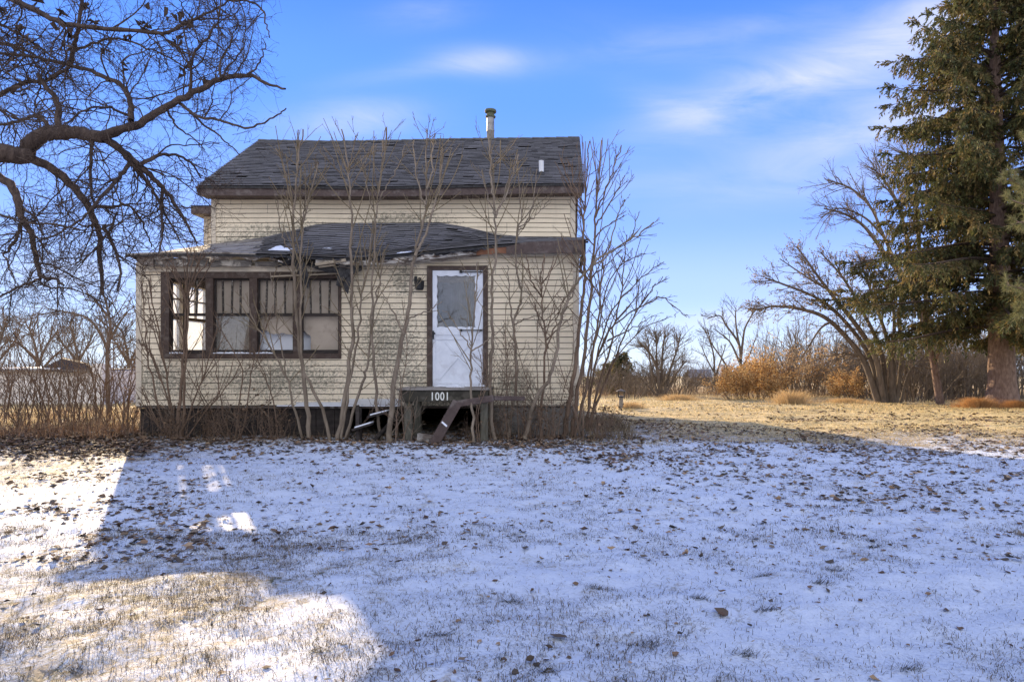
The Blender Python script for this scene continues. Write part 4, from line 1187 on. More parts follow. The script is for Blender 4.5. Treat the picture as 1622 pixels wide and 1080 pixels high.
sapling('thin pale sapling in front of the white storm door, forking at mid door',
    [([(751, 706), (748, 652), (745, 600), (747, 556), (750, 505), (755, 455), (756, 415)], 5.5, 1.6), ([(747, 556), (737, 537), (722, 516), (712, 500)], 2.6, 1), ([(747, 556), (764, 545), (785, 530), (800, 512)], 2.6, 1), ([(747, 553), (743, 530), (738, 505)], 2, 1)], 10.95, 11.1, 7, 4, low=.45)
sapling('tall sapling with a wavy stem just right of the storm door',
    [([(784, 702), (778, 652), (776, 582), (780, 530), (779, 480), (781, 430), (787, 390), (784, 347), (780, 300), (777, 260), (773, 214)], 7.5, 1.8),
     ([(785, 345), (791, 328), (801, 300), (813, 253)], 3, 1.6), ([(785, 340), (797, 318), (812, 280), (821, 245)], 3, 1.8), ([(783, 340), (774, 318), (766, 290), (763, 270)], 2.4, 1.3), ([(783, 330), (778, 290), (778, 250), (779, 232)], 2.6, 1.5)], 11.35, 11.5, 8, 7)
sapling('sapling with an S curved stem in front of the siding right of the door',
    [([(806, 668), (815, 630), (819, 585), (816, 545), (813, 512), (820, 492), (826, 470), (822, 440), (817, 410), (820, 365), (826, 342), (822, 300), (820, 262)], 5.5, 1.8),
     ([(814, 515), (832, 505), (852, 500), (868, 486)], 2.4, 1), ([(822, 365), (836, 350), (846, 310), (851, 268)], 2.6, 1.4), ([(812, 512), (808, 480), (806, 445), (803, 420)], 3, 1.2), ([(822, 360), (838, 350), (855, 335), (870, 318)], 2, 1)], 11.75, 11.6, 9, 6)
sapling('dark sapling fanning over the siding between the curved stem and the right corner',
    [([(857, 668), (861, 610), (863, 560), (865, 535), (860, 500), (858, 470), (858, 435), (862, 403)], 4.5, 1.8), ([(862, 560), (872, 535), (884, 500), (893, 470)], 3, 1.4), ([(858, 470), (845, 450), (836, 420), (834, 403)], 3, 1.3), ([(864, 540), (885, 520), (905, 500)], 2.4, 1.2), ([(858, 450), (872, 430), (888, 400)], 2.6, 1.2)], 11.85, 11.8, 11, 5, mat='bark_brush', tmat='bark_brush')
sapling('bowed sapling leaning right past the house corner with long arching tips',
    [([(833, 692), (842, 652), (857, 618), (872, 588), (882, 556), (888, 510), (898, 478), (910, 452), (930, 428), (960, 403), (1000, 380), (1020, 364), (1036, 352)], 8, 2),
     ([(998, 381), (1006, 360), (1012, 336)], 2, 1.2), ([(940, 420), (962, 405), (968, 380), (980, 340), (990, 316)], 3, 1.4), ([(890, 500), (905, 470), (915, 430), (918, 400)], 3, 1.3)], 11.6, 11.3, 8, 6)
sapling('tall dark clump of saplings rising past the right house corner above the eaves',
    [([(894, 692), (901, 640), (911, 580), (918, 520), (923, 470), (926, 420), (925, 360), (926, 330), (929, 280), (934, 224)], 9, 1.8),
     ([(905, 694), (912, 640), (926, 560), (934, 480), (938, 420), (942, 365), (944, 330), (948, 280), (953, 222)], 8, 1.8),
     ([(912, 690), (930, 600), (945, 520), (952, 450), (958, 400)], 6, 2), ([(943, 345), (955, 312), (970, 275), (984, 230)], 3, 1.6), ([(942, 360), (958, 335), (976, 305), (990, 278)], 2.8, 1.4), ([(926, 350), (915, 325), (900, 285), (888, 250)], 2.6, 1.3),
     ([(927, 330), (912, 300), (903, 260)], 2.4, 1.3), ([(940, 380), (962, 358), (992, 334)], 2.6, 1.2), ([(936, 440), (958, 420), (985, 395)], 2.6, 1.2)], 11.9, 11.8, 12, 9, mat='bark_brush', tmat='bark_brush')
sapling('spreading many stemmed sapling right of the house with long arching side branches',
    [([(935, 662), (950, 610), (965, 555), (976, 500), (985, 450), (990, 400), (993, 372)], 5, 1.4), ([(938, 660), (960, 600), (985, 540), (1010, 490), (1032, 460), (1050, 438)], 4.5, 1.3), ([(932, 660), (940, 600), (955, 540), (990, 500), (1030, 480), (1045, 470), (1066, 482), (1088, 502)], 4, 1.2),
     ([(930, 662), (942, 580), (965, 500), (1000, 455), (1036, 425), (1052, 415)], 4, 1.2), ([(936, 660), (975, 570), (1020, 520), (1055, 505)], 3.5, 1.2), ([(930, 664), (935, 600), (948, 520), (968, 440), (1000, 410), (1022, 402)], 4, 1.2), ([(962, 540), (1000, 520), (1035, 500)], 3, 1)], 13.0, 12.4, 13, 4, mat='bark_brush', tmat='bark_brush', L0=.6)
sapling('bushy dark sapling in front of the leftmost window pane, stems fanning upward',
    [([(278, 704), (284, 640), (290, 580), (293, 520), (296, 470), (298, 430), (296, 395)], 7, 2), ([(286, 706), (290, 640), (294, 560), (297, 500), (302, 455), (330, 410)], 6, 1.6), ([(272, 702), (268, 640), (258, 560), (245, 490), (238, 440)], 5, 1.5),
     ([(268, 700), (250, 640), (236, 570), (228, 500), (224, 450)], 4.5, 1.4), ([(280, 702), (310, 630), (330, 570), (345, 520)], 4, 1.3), ([(297, 470), (280, 440), (266, 415)], 3, 1.2), ([(298, 460), (312, 425), (325, 400)], 3, 1.2), ([(284, 700), (262, 620), (240, 560), (222, 545)], 4, 1.2), ([(270, 702), (245, 660), (226, 610)], 4, 1.2), ([(290, 704), (325, 650), (360, 610), (385, 570)], 3.5, 1.2)], 11.75, 11.6, 13, 6, mat='bark_brush', tmat='bark_brush')
sapling('thin arching sapling under the middle of the broad window',
    [([(372, 702), (378, 650), (385, 600), (372, 560), (350, 520), (340, 500)], 3, 1.2), ([(380, 702), (392, 640), (398, 590), (412, 545), (428, 500)], 3, 1.2), ([(366, 702), (352, 650), (345, 600), (340, 560)], 3, 1.2), ([(440, 690), (434, 640), (418, 590), (400, 550)], 3, 1.2)], 11.85, 11.75, 12, 3, mat='bark_brush', tmat='bark_brush', L0=.45)

# thin whips that cross in front of the wall, too alike to tell apart
def whip(seed, px, Y, h, lean, bend):
    g = np.random.default_rng(seed); x, z = PX(px, Y), 0; zb = float(gz(x, Y))
    t = thing('sapling_whip', 'thin bare whip among the saplings in front of the farmhouse porch', 'sapling', (x, Y, zb), 'thin whips crossing in front of the porch')
    q = smooth_path([(x, Y, zb - .05), (x + lean * .25 + g.normal(0, .04), Y + g.normal(0, .05), zb + h * .33), (x + lean * .6 + bend, Y + g.normal(0, .08), zb + h * .66), (x + lean + bend * .4, Y + g.normal(0, .1), zb + h)], 14)
    r0 = .006 + .003 * h * g.random(); polys = [(q, np.linspace(r0, .0042, 14))]; tw = []
    for j in range(int(5 + 3.2 * h)):
        i = int(g.integers(3, 13)); d = unit(q[i+1] - q[i]) if i < 13 else unit(q[i] - q[i-1]); az = g.uniform(0, 6.28); a = .5 + .6 * g.random()
        nd = unit(d * math.cos(a) + np.array([math.cos(az), .6 * math.sin(az), .05]) * math.sin(a)); out = [[], [], []]
        grow(out, q[i], nd, .2 + .55 * g.random() * (1.2 - i / 14), .0046, 0, dict(SHOOT, rmin=.0034), g)
        for o in out: tw += o
    tubemesh('stem', polys, M['bark_brush'], t, .004, 6, 5); tubemesh('twigs', tw, M['bark_brush' if seed % 2 else 'bark_tan'], t, .009, 5, 3)
rw = random.Random(19)
for k in range(40):
    px = rw.choice([rw.uniform(228, 480), rw.uniform(500, 760), rw.uniform(730, 935), rw.uniform(790, 930)])
    if 655 < px < 735: px += 95
    Y = rw.uniform(11.45, 12.0) if not 620 < px < 780 else rw.uniform(10.75, 11.1)
    whip(300 + k, px, Y, rw.choice([.6, .9, 1.2, 1.6, 2.0, 2.5]) * rw.uniform(.8, 1.2), (rw.uniform(-.7, .8) if not 560 < px < 860 else rw.uniform(-.12, .12)), rw.uniform(-.15, .15))

# ================================================================== SHRUBS AND BRUSH
def shrub_mesh(seed, h, stems, spread, r=.012, tw=(5, 3), wander=.12, ang=.55, up=.06, foot=.3):
    g = np.random.default_rng(seed); out = [[], [], []]
    C = dict(levels=3, n=[tw[0], tw[1], 0], ang=[ang, .6, .5], ratio=[.45, .5, .4], wander=[wander, wander*1.3, .15], up=[up, .03, .02], seg=[h/7, h/9, h/9], t0=[.2, .15, .2], rr=[.55, .6, .6], rmin=r*.28, tip=.35)
    for k in range(stems):
        a = g.uniform(0, 2*math.pi); rad = foot * math.sqrt(g.random())
        p = (rad*math.cos(a), rad*math.sin(a), -.05)
        lean = spread * g.random()
        d = (math.cos(a)*lean + g.normal(0,.08), math.sin(a)*lean + g.normal(0,.08), 1)
        grow(out, p, d, h * (.6 + .5 * g.random()), r * (.7 + .6 * g.random()), 0, C, g)
    return out
def place(o, x, y, rz=0, s=1.0, sink=0.0):
    o.location = (x, y, float(gz(x, y)) - sink); o.rotation_euler = (0, 0, rz); o.scale = (s, s, s); return o
def dup(root, label=None, group=None):
    c = root.copy(); COL.objects.link(c)
    if label: c['label'] = label
    if group: c['group'] = group
    for ch in root.children:
        k = ch.copy(); COL.objects.link(k); k.parent = c
    return c
def mkshrub(name, label, cat, group, seed, mats=('bark_brush', 'bark_brush'), leaves=None, **k):
    out = shrub_mesh(seed, **k)
    t = thing(name, label, cat, (0,0,0), group)
    tubemesh('stems', out[0], M[mats[0]], t, .012, 6, 4)
    tubemesh('twigs', out[1] + out[2], M[mats[1]], t, .012, 5, 3)
    if leaves: leafcloud('dry_leaves', [p for p in out[1] + out[2]], t, **leaves)
    return t
def leafcloud(name, polys, parent, n, size, cols, spread=.05, seed=1, flat=1.0, mat='dryleaf'):
    g = np.random.default_rng(seed)
    idx = g.integers(0, len(polys), n); c = np.array([polys[i][0][g.integers(max(1, len(polys[i][0])//3), len(polys[i][0]))] for i in idx]) + g.normal(0, spread, (n, 3))
    a = g.normal(0, 1, (n, 3)); a /= np.linalg.norm(a, axis=1, keepdims=True); b = np.cross(a, g.normal(0, 1, (n, 3))); b /= np.maximum(np.linalg.norm(b, axis=1, keepdims=True), 1e-6)
    s = size * (.6 + .8 * g.random((n, 1)))
    nn = np.cross(a, b)
    V = np.stack([c - a*s, c + b*s*.55 + nn*s*.3, c + a*s, c - b*s*.55 + nn*s*.3], 1).reshape(-1, 3)
    Q = np.arange(4*n).reshape(n, 4)
    col = np.array(cols)[g.integers(0, len(cols), n)] * (.7 + .6 * g.random((n, 1))); col = np.repeat(col, 4, 0)
    return fmesh(name, V, Q, mats=M[mat], parent=parent, col=col)

# dense dry brush against the foundation
BR = 'dry brush along the foundation'
b0 = mkshrub('brush_clump', 'dense clump of dry brown brush left of the broken steps', 'shrub', BR, 5, h=.66, stems=18, spread=.85, r=.006, tw=(4, 2), wander=.16, foot=.35, leaves=dict(n=120, size=.024, cols=[(.12,.075,.045), (.20,.13,.08), (.09,.065,.045)], seed=2))
place(b0, PX(350, 11.7), 11.7, 0, 1.0)
for (px, Y, s, rz, lab) in ((395, 11.6, 1.1, 1.3, 'dry brown brush clump under the middle of the broad window'), (440, 11.75, .9, 2.2, 'small dry brush clump beside the base of the window sapling cluster'),
        (240, 11.6, 1.15, 3.3, 'dry brush clump at the left porch corner'), (305, 11.5, .95, 4.1, 'dry brush clump at the foot of the bushy window sapling'),
        (815, 11.6, .95, .7, 'dry brush clump in front of the grey block foundation beside the door sapling'), (860, 11.5, 1.05, 5.2, 'dry brush clump in front of the grey block foundation near its right end'),
        (925, 11.7, 1.1, 2.9, 'dry brush clump on the right house corner'), (965, 12.6, .95, 4.6, 'low dry brush clump on the lawn right of the house corner'), (765, 11.25, .7, 1.1, 'small dry brush clump under the right end of the landing')):
    place(dup(b0, lab), PX(px, Y), Y, rz, s)
# thicket at the left
TG = 'brush thicket left of the farmhouse'
t0 = mkshrub('thicket_shrub', 'tall bare thicket shrub close to the left porch corner', 'shrub', TG, 8, h=2.1, stems=9, spread=.42, r=.012, tw=(6, 3), wander=.12, foot=.5)
t1 = mkshrub('thicket_shrub', 'broad bare thicket shrub in front of the low white shed', 'shrub', TG, 9, h=1.9, stems=9, spread=.7, r=.010, tw=(6, 3), wander=.15, foot=.5)
t2 = mkshrub('thicket_shrub', 'reddish brown bare shrub at the far left edge of the lawn', 'shrub', TG, 10, h=1.5, stems=12, spread=.6, r=.009, tw=(6, 3), wander=.16, foot=.5)
place(t0, PX(190, 13.0), 13.0, 0, 1.05); place(t1, PX(95, 13.5), 13.5, 1, 1.15); place(t2, PX(18, 12.5), 12.5, 2, 1.0)
for i, (src, px, Y, s, lab) in enumerate(((t1, 150, 14.8, 1.25, 'broad bare shrub in front of the right end of the low shed'),
        (t0, 130, 15.5, 1.35, 'tallest bare shrub of the left thicket, behind the broad one'), (t2, 205, 12.3, .75, 'low reddish shrub just left of the porch corner'),
        (t2, 95, 12.1, .85, 'low reddish shrub in front of the middle of the low white shed'), (t2, 150, 12.6, .95, 'reddish shrub in front of the right end of the low white shed'), (t2, 50, 13.2, 1.1, 'reddish shrub in front of the left half of the low white shed'),
        (t1, -10, 14.5, 1.3, 'broad bare shrub cut by the left edge of the photo'), (t1, 195, 16, 1.1, 'bare shrub behind the left porch corner'),
        (t0, 20, 16.5, 1.35, 'tall bare shrub behind the far left shrubs'))):
    place(dup(src, lab), PX(px, Y), Y, .9 * i + .4, s)
# low dead growth under the thicket
def litter_tangle(name, label_kind, x0, x1, y0, y1, n, h, seed, cols):
    g = np.random.default_rng(seed); polys = []
    x = g.uniform(x0, x1, n); y = g.uniform(y0, y1, n); z = gz(x, y)
    L_ = h * (.4 + g.random(n)); az = g.uniform(0, 2*np.pi, n); ln = g.uniform(.2, 1.2, n)
    t = np.linspace(0, 1, 4)[None, :]
    X = x[:, None] + np.cos(az)[:, None] * ln[:, None] * L_[:, None] * t ** 1.5; Yy = y[:, None] + np.sin(az)[:, None] * ln[:, None] * L_[:, None] * t ** 1.5
    Z = z[:, None] - .02 + L_[:, None] * (t - .45 * np.clip(ln, 0, 1)[:, None] * t ** 2)
    P_ = np.stack([X, Yy, Z], -1); w = .0045
    sd = np.stack([-np.sin(az), np.cos(az), np.zeros(n)], -1)[:, None, :] * w * (1.1 - t)[..., None]
    V = np.stack([P_ - sd, P_ + sd], 2).reshape(-1, 3)
    b = (np.arange(n) * 8)[:, None] + np.arange(3)[None, :] * 2
    Q = np.stack([b, b+1, b+3, b+2], -1).reshape(-1, 4)
    col = np.repeat(np.array(cols)[g.integers(0, len(cols), n)] * (.7 + .6*g.random((n, 1))), 8, 0)
    return kind(fmesh(name, V, Q, mats=M['grass'], col=col), 'stuff')
litter_tangle('dead_stalks', '', PX(-60, 12.2), PX(222, 12.2), 11.3, 14.5, 2600, .30, 31, [(.20,.115,.065), (.13,.075,.048), (.29,.185,.11)])
litter_tangle('dead_stalks', '', PX(-120, 16), PX(225, 16), 14.0, 21.0, 4000, .34, 34, [(.20,.115,.065), (.14,.08,.05), (.30,.19,.11)])
litter_tangle('dead_stalks', '', PX(215, 11.9), PX(950, 11.9), 11.55, 12.15, 650, .2, 32, [(.17,.12,.075), (.11,.08,.05), (.24,.18,.11)])
litter_tangle('dead_stalks', '', PX(900, 13), PX(1000, 13), 11.6, 17.0, 3000, .22, 33, [(.2,.15,.09), (.13,.10,.06), (.26,.2,.12)])

# ================================================================== GRASS AND LEAVES ON THE LAWN
def in_house(x, y): return (x > XL - .05) & (x < XR + .05) & (y > YF + .1) & (y < 22.5)
def grass_blades(n, y0, y1, hmin, hmax, w, seed, cols, clump=.55, px0=-60, px1=1690, power=1.0, lean=3.0, reg=None):
    g = np.random.default_rng(seed)
    y = y0 + (y1 - y0) * g.random(n) ** power; x = (px0 + (px1 - px0) * g.random(n) - CX) * y / F
    k = vnoise(x, y, 1.7, 11) * .5 + vnoise(x, y, 5.5, 12) * .5
    keep = g.random(n) < np.clip((k - clump) * 4 + .45, .16, 1)
    keep &= ~in_house(x, y)
    if reg is not None: keep &= g.random(n) < reg(x, y)
    x, y = x[keep], y[keep]; n = len(x); z = gz(x, y)
    h = hmin + (hmax - hmin) * g.random(n) ** 1.6; az = g.uniform(0, 2*np.pi, n); ln = lean * g.random(n) * h
    dx, dy = np.cos(az) * ln, np.sin(az) * ln; wx, wy = -np.sin(az) * w * (.6 + .8*g.random(n)), np.cos(az) * w
    A = np.stack([x - wx, y - wy, z - .006], -1); B = np.stack([x + wx, y + wy, z - .006], -1)
    m1 = np.stack([x + dx*.4 - wx*.7, y + dy*.4 - wy*.7, z + h*.62], -1); m2 = np.stack([x + dx*.4 + wx*.7, y + dy*.4 + wy*.7, z + h*.62], -1)
    T = np.stack([x + dx*1.15, y + dy*1.15, z + h * (1.0 - .3 * ln / np.maximum(h, 1e-6))], -1)
    V = np.stack([A, B, m2, m1, T], 1).reshape(-1, 3); b = np.arange(n) * 5
    Q = np.stack([b, b+1, b+2, b+3], -1); Tt = np.stack([b+3, b+2, b+4], -1)
    col = np.repeat(np.array(cols)[g.integers(0, len(cols), n)] * (.65 + .7*g.random((n, 1))), 5, 0)
    return V, Q, Tt, col
GC = [(.12,.085,.05), (.075,.062,.034), (.05,.045,.026), (.20,.145,.08)]
def jm(name, parts, mat):
    V, Q, T, C, b = [], [], [], [], 0
    for v, q, t, c in parts: V.append(v); Q.append(q + b); T.append(t + b); C.append(c); b += len(v)
    return kind(fmesh(name, np.concatenate(V), np.concatenate(Q), np.concatenate(T), mats=M[mat], col=np.concatenate(C)), 'stuff')
jm('lawn_grass', [grass_blades(62000, 2.4, 5.5, .006, .034, .0013, 51, GC, .56), grass_blades(72000, 5, 11.5, .008, .038, .0017, 52, GC, .54), grass_blades(38000, 2.6, 5.4, .008, .034, .0012, 55, GC + [(.34,.27,.17)], .42, -60, 700, lean=3.4, reg=lambda x, y: np.clip((-.6 - x) / 1.4, 0, 1))], 'grass')
SC_ = [(.62,.49,.27), (.70,.57,.33), (.52,.41,.22), (.34,.29,.14)]
jm('field_grass', [grass_blades(60000, 11, 26, .015, .055, .004, 53, SC_, .44, 900, 1700), grass_blades(45000, 22, 45, .03, .11, .010, 54, SC_, .42, 860, 1750), grass_blades(20000, 13, 32, .05, .2, .008, 56, SC_, .42, -150, 240)], 'straw')

def leaf_quads(x, y, size, seed, cols, curl=1.0):
    g = np.random.default_rng(seed); n = len(x); z = gz(x, y) - .006 + .020 * g.random(n)
    az = g.uniform(0, 2*np.pi, n); tilt = g.normal(0, .35, n); s = size * (.4 + 1.1 * g.random(n) ** 1.5); w = s * (.35 + .4 * g.random(n)); cu = curl * g.random(n) * s
    ca, sa = np.cos(az), np.sin(az)
    def pt(u, v, h): return np.stack([x + ca*u - sa*v, y + sa*u + ca*v, z + np.maximum(h + tilt * v * .6, -.004)], -1)
    J = lambda: .65 + .7 * g.random(n)
    V = np.stack([pt(-s, 0*s, cu*.5), pt(-.25*s*J(), -w*J(), cu*g.random(n)), pt(.35*s*J(), -.8*w*J(), cu*.9*g.random(n)), pt(s*J(), .3*w*J(), cu*.8*g.random(n)), pt(.35*s*J(), .8*w*J(), cu*.9*g.random(n)), pt(-.25*s*J(), w*J(), cu*g.random(n)), pt(0*s, 0*s, .002 + 0*s)], 1).reshape(-1, 3)
    b = np.arange(n)[:, None] * 7
    T = np.concatenate([np.stack([b[:,0]+6, b[:,0]+i, b[:,0]+(i+1) % 6], -1) for i in range(6)])
    col = np.repeat(np.array(cols)[g.integers(0, len(cols), n)] * (.65 + .7*g.random((n, 1))), 7, 0)
    return V, np.zeros((0, 4), int), T, col
def leaf_scatter(n, y0, y1, size, seed, cols, dens, px0=-80, px1=1700, power=1.0):
    g = np.random.default_rng(seed); y = y0 + (y1-y0) * g.random(n) ** power; x = (px0 + (px1-px0) * g.random(n) - CX) * y / F
    keep = (g.random(n) < dens(x, y)) & ~in_house(x, y)
    return leaf_quads(x[keep], y[keep], size * .85, seed + 1, cols)
LC = [(.085,.05,.032), (.13,.08,.05), (.19,.12,.07), (.07,.055,.042), (.26,.18,.11), (.12,.10,.085)]
nz_ = lambda x, y: np.clip((vnoise(x, y, .8, 21)*.4 + vnoise(x, y, 2.6, 22)*.3 + vnoise(x, y, 7, 23)*.3 - .45) * 7, 0.04, 1)
def dens_brush(x, y): return np.clip((y - 8.6) / 2.0, 0, 1) ** 1.4 * (.35 + .65 * nz_(x, y))
def dens_right(x, y): return np.clip((y - 5.5 + .22 * (x - 3)) / 5, .0, 1) * nz_(x, y) * .8
def dens_open(x, y): return nz_(x, y) * .5
jm('fallen_leaves', [leaf_scatter(26000, 8.6, 12.3, .042, 61, LC, dens_brush, -80, 1020), leaf_scatter(12000, 9.3, 14.8, .05, 62, LC, lambda x, y: np.clip((y - 9.0) / 2.0, .1, .9), -80, 240),
    leaf_scatter(26000, 5.5, 17, .04, 63, LC, dens_right, 930, 1700), leaf_scatter(2600, 2.6, 9, .020, 64, LC, lambda x, y: .25 + dens_open(x, y)), leaf_scatter(4200, 4.5, 9.5, .030, 66, LC, lambda x, y: .3 + dens_open(x, y)), leaf_scatter(2600, 4.5, 9.5, .034, 65, LC, nz_, -80, 330), leaf_scatter(5000, 16, 28, .06, 67, LC, nz_, 950, 1700)], 'leaf')
# bigger curled leaves that can be told apart
GCL = 0
CL = 'curled leaves lying on the snow'
lv = [(902, 1049, .052), (886, 1019, .06), (868, 1036, .04), (1144, 978, .055), (955, 797, .055), (910, 827, .05), (590, 803, .06), (690, 789, .06), (1006, 860, .045), (1110, 886, .05), (1472, 940, .06), (200, 888, .075), (165, 905, .06), (840, 1058, .035), (1190, 800, .05), (430, 795, .05), (1060, 760, .06), (1520, 870, .06), (1410, 870, .05), (1330, 900, .04), (495, 770, .055), (350, 720, .05)]
for i, (px, py, s) in enumerate(lv):
    Y = CAMH * F / (py - CY); x = np.array([PX(px, Y)]); y = np.array([Y])
    v, q, t, c = leaf_quads(x, y, s * .68, 900 + i, [(.085,.058,.036)], 1.3); v[:, 2] += .006
    o = fmesh('fallen_leaf', v - np.array([[x[0], y[0], float(gz(x[0], y[0]))]]), q, t, mats=M['leaf'], col=c)
    o.location = (x[0], y[0], float(gz(x[0], y[0])))
    tag(o, 'curled brown leaf lying alone on the snowy front lawn', 'leaf', CL)
# matted tufts of dark grass showing through the snow
tf = [(265, 1000), (700, 1006), (1025, 1022), (945, 936), (812, 957), (1110, 958), (1205, 915), (1320, 906), (1215, 977), (1180, 1040), (340, 960), (505, 1040), (640, 862), (1440, 1060), (1385, 868), (1300, 935), (860, 1075), (120, 1068)]
V, Q, T, C, b = [], [], [], [], 0
for i, (px, py) in enumerate(tf):
    Y = CAMH * F / (py - CY); X0 = PX(px, Y); g = np.random.default_rng(700 + i); n = 70
    x = X0 + g.normal(0, .032, n); y = Y + g.normal(0, .016, n); z = gz(x, y); az = g.normal(.3, .5, n) + (g.random(n) > .5) * 3.14; h = .012 + .03*g.random(n); ln = .02 + .05*g.random(n)
    d = np.stack([np.cos(az)*ln, np.sin(az)*ln, h], -1); sdv = np.stack([-np.sin(az), np.cos(az), 0*az], -1) * .0016; p = np.stack([x, y, z - .003], -1)
    V.append(np.stack([p - sdv, p + sdv, p + d], 1).reshape(-1, 3)); T.append(np.arange(3*n).reshape(n, 3) + b); b += 3*n
    C.append(np.repeat(np.array([(.075,.06,.035)]) * (.6 + .8*g.random((n, 1))), 3, 0))
kind(fmesh('matted_grass', np.concatenate(V), None, np.concatenate(T), mats=M['grass'], col=np.concatenate(C)), 'stuff')

# ================================================================== CONIFERS
def needle_brushes(V, Q, C, base, c, d, ln, n, nl, w, cols, g, droop=.0):
    """needle-clad twig from c along d: n flat narrow diamonds set round it"""
    pass
def spruce(seed, H, prof, x, y, label, name='spruce_tree', zlow=1.9, r0=.5, dens=1.0, cols=None, colr=None, lean=(0, 0)):
    g = np.random.default_rng(seed); zb = float(gz(x, y))
    t = thing(name, label, 'tree', (x, y, zb))
    tr = smooth_path([(x, y, zb - .1), (x + lean[0]*.3, y, zb + H*.3), (x + lean[0]*.7, y, zb + H*.65), (x + lean[0], y, zb + H)], 18)
    rr_ = r0 * (1 - .93 * np.linspace(0, 1, 18) ** .85); rr_[0] *= 1.25
    polys = [(tr, rr_)]
    V, Tn = [], []
    boughs, twigs = [], []
    z = zlow
    while z < H - .3:
        f = z / H; Rm = float(np.interp(z, prof[0], prof[1]))
        k = int(g.integers(4, 7)); a0 = g.uniform(0, 6.28)
        for j in range(k):
            if g.random() > dens: continue
            az = a0 + 6.283 * j / k + g.normal(0, .25); R_ = Rm * (.55 + .55 * g.random()) * (1 if g.random() > .12 else 1.25)
            i = min(int(f * 17), 16); o = tr[i] + (tr[i+1] - tr[i]) * (f * 17 - i); o = o + np.array([0, 0, g.normal(0, .12)])
            hd = np.array([math.cos(az), math.sin(az), 0])
            rise = .12 + .25 * f; dr = (.34 - .15 * f) * (.7 + .6*g.random())
            pts = [o + hd * R_ * s + np.array([0, 0, R_ * (rise * s - dr * 2.0 * s * s + (dr * 1.15) * s ** 3)]) for s in np.linspace(0, 1, 8)]
            pts = np.array(pts); boughs.append((pts, np.linspace(.018 + .012 * R_, .006, 8)))
            # side branchlets, most of them hanging
            nb = max(6, int(R_ * 15))
            for q in range(nb):
                s = .18 + .82 * (q + g.random()) / nb; ii = min(int(s * 7), 6); p = pts[ii] + (pts[ii+1] - pts[ii]) * (s * 7 - ii)
                sd = 1 if q % 2 else -1; side = np.array([-hd[1], hd[0], 0]) * sd
                l = (.28 + .55 * (1 - abs(s - .55)) * g.random()) * (.6 + .12 * R_)
                dd = unit(side * (.55 + .5*g.random()) + hd * (.45 + .4*g.random()) + np.array([0, 0, -.35 - .75*g.random()]))
                if s > .93: dd = unit(hd + side * .3 + np.array([0, 0, .15]))
                twigs.append((p, dd, l))
                if g.random() < .55:
                    twigs.append((p + dd * l * .4, unit(dd * .5 + np.array([0, 0, -1.0]) + g.normal(0, .2, 3)), l * .75))
        z += .2 + .12 * g.random()
    n = len(twigs); p = np.array([a[0] for a in twigs]); d = np.array([a[1] for a in twigs]); l = np.array([a[2] for a in twigs])
    K = 12
    s = (np.arange(K)[None, :] + g.random((n, K))) / K
    c = p[:, None, :] + d[:, None, :] * (l[:, None] * s)[..., None] + np.array([0, 0, -1.0]) * (.12 * l[:, None] * s ** 2)[..., None]
    rnd = g.normal(0, 1, (n, K, 3)); rnd -= (rnd * d[:, None, :]).sum(-1, keepdims=True) * d[:, None, :] * .8
    a = d[:, None, :] * .9 + .75 * rnd / np.linalg.norm(rnd, axis=-1, keepdims=True) + np.array([0, 0, -.25]); a /= np.linalg.norm(a, axis=-1, keepdims=True)
    b = np.cross(a, g.normal(0, 1, (n, K, 3))); b /= np.maximum(np.linalg.norm(b, axis=-1, keepdims=True), 1e-6)
    ln = (.11 + .09 * g.random((n, K, 1))); w = .020 + .014 * g.random((n, K, 1))
    c = c.reshape(-1, 3); a = a.reshape(-1, 3); b = b.reshape(-1, 3); ln = ln.reshape(-1, 1); w = w.reshape(-1, 1)
    Vv = np.stack([c, c + a*ln*.45 + b*w, c + a*ln, c + a*ln*.45 - b*w], 1).reshape(-1, 3)
    m = len(c)
    cols = cols or [(.085,.09,.030), (.12,.108,.038), (.055,.064,.026), (.17,.125,.047)]
    tone = np.repeat(np.array(cols)[g.integers(0, len(cols), n)] * (.75 + .5*g.random((n, 1))), K, 0) * (.8 + .4*g.random((n*K, 1)))
    tubemesh('trunk', polys, M['bark_spruce'], t, .01, 12, 6)
    tw = [(np.array([q[0], q[0] + q[1] * q[2] * .5, q[0] + q[1] * q[2]]), np.array([.006, .005, .003])) for q in twigs]
    tubemesh('boughs', boughs + tw, M['bark_twig'], t, .01, 5, 3)
    fmesh('needles', Vv, np.arange(4*m).reshape(m, 4), mats=M['needle'], parent=t, col=np.repeat(tone, 4, 0))
    return t
prof = ([1.5, 2.5, 4.0, 5.5, 7.0, 8.8, 10.5, 12.2, 13.5, 14.6, 16.5, 19], [2.0, 3.6, 4.9, 5.0, 4.3, 3.9, 3.7, 4.0, 3.1, 2.2, 1.4, .5])
sp = spruce(3, 19.5, prof, PX(1588, 25), 25.0, 'tall dark green spruce with drooping boughs at the right edge of the field', zlow=3.3, r0=.5, dens=.88, lean=(-.4, 0))
# small spruce behind the corner of the house
spruce(5, 2.9, ([0, .6, 2.9], [1.3, 1.25, .12]), PX(985, 44), 44, 'small dark conical evergreen among the far brush right of the house', 'evergreen_tree', .2, .07, 1.0)
spruce(6, 2.4, ([0, .6, 2.4], [1.4, 1.2, .12]), PX(962, 46), 46, 'small dark evergreen half hidden behind the saplings at the house corner', 'evergreen_tree', .2, .07, 1.0)

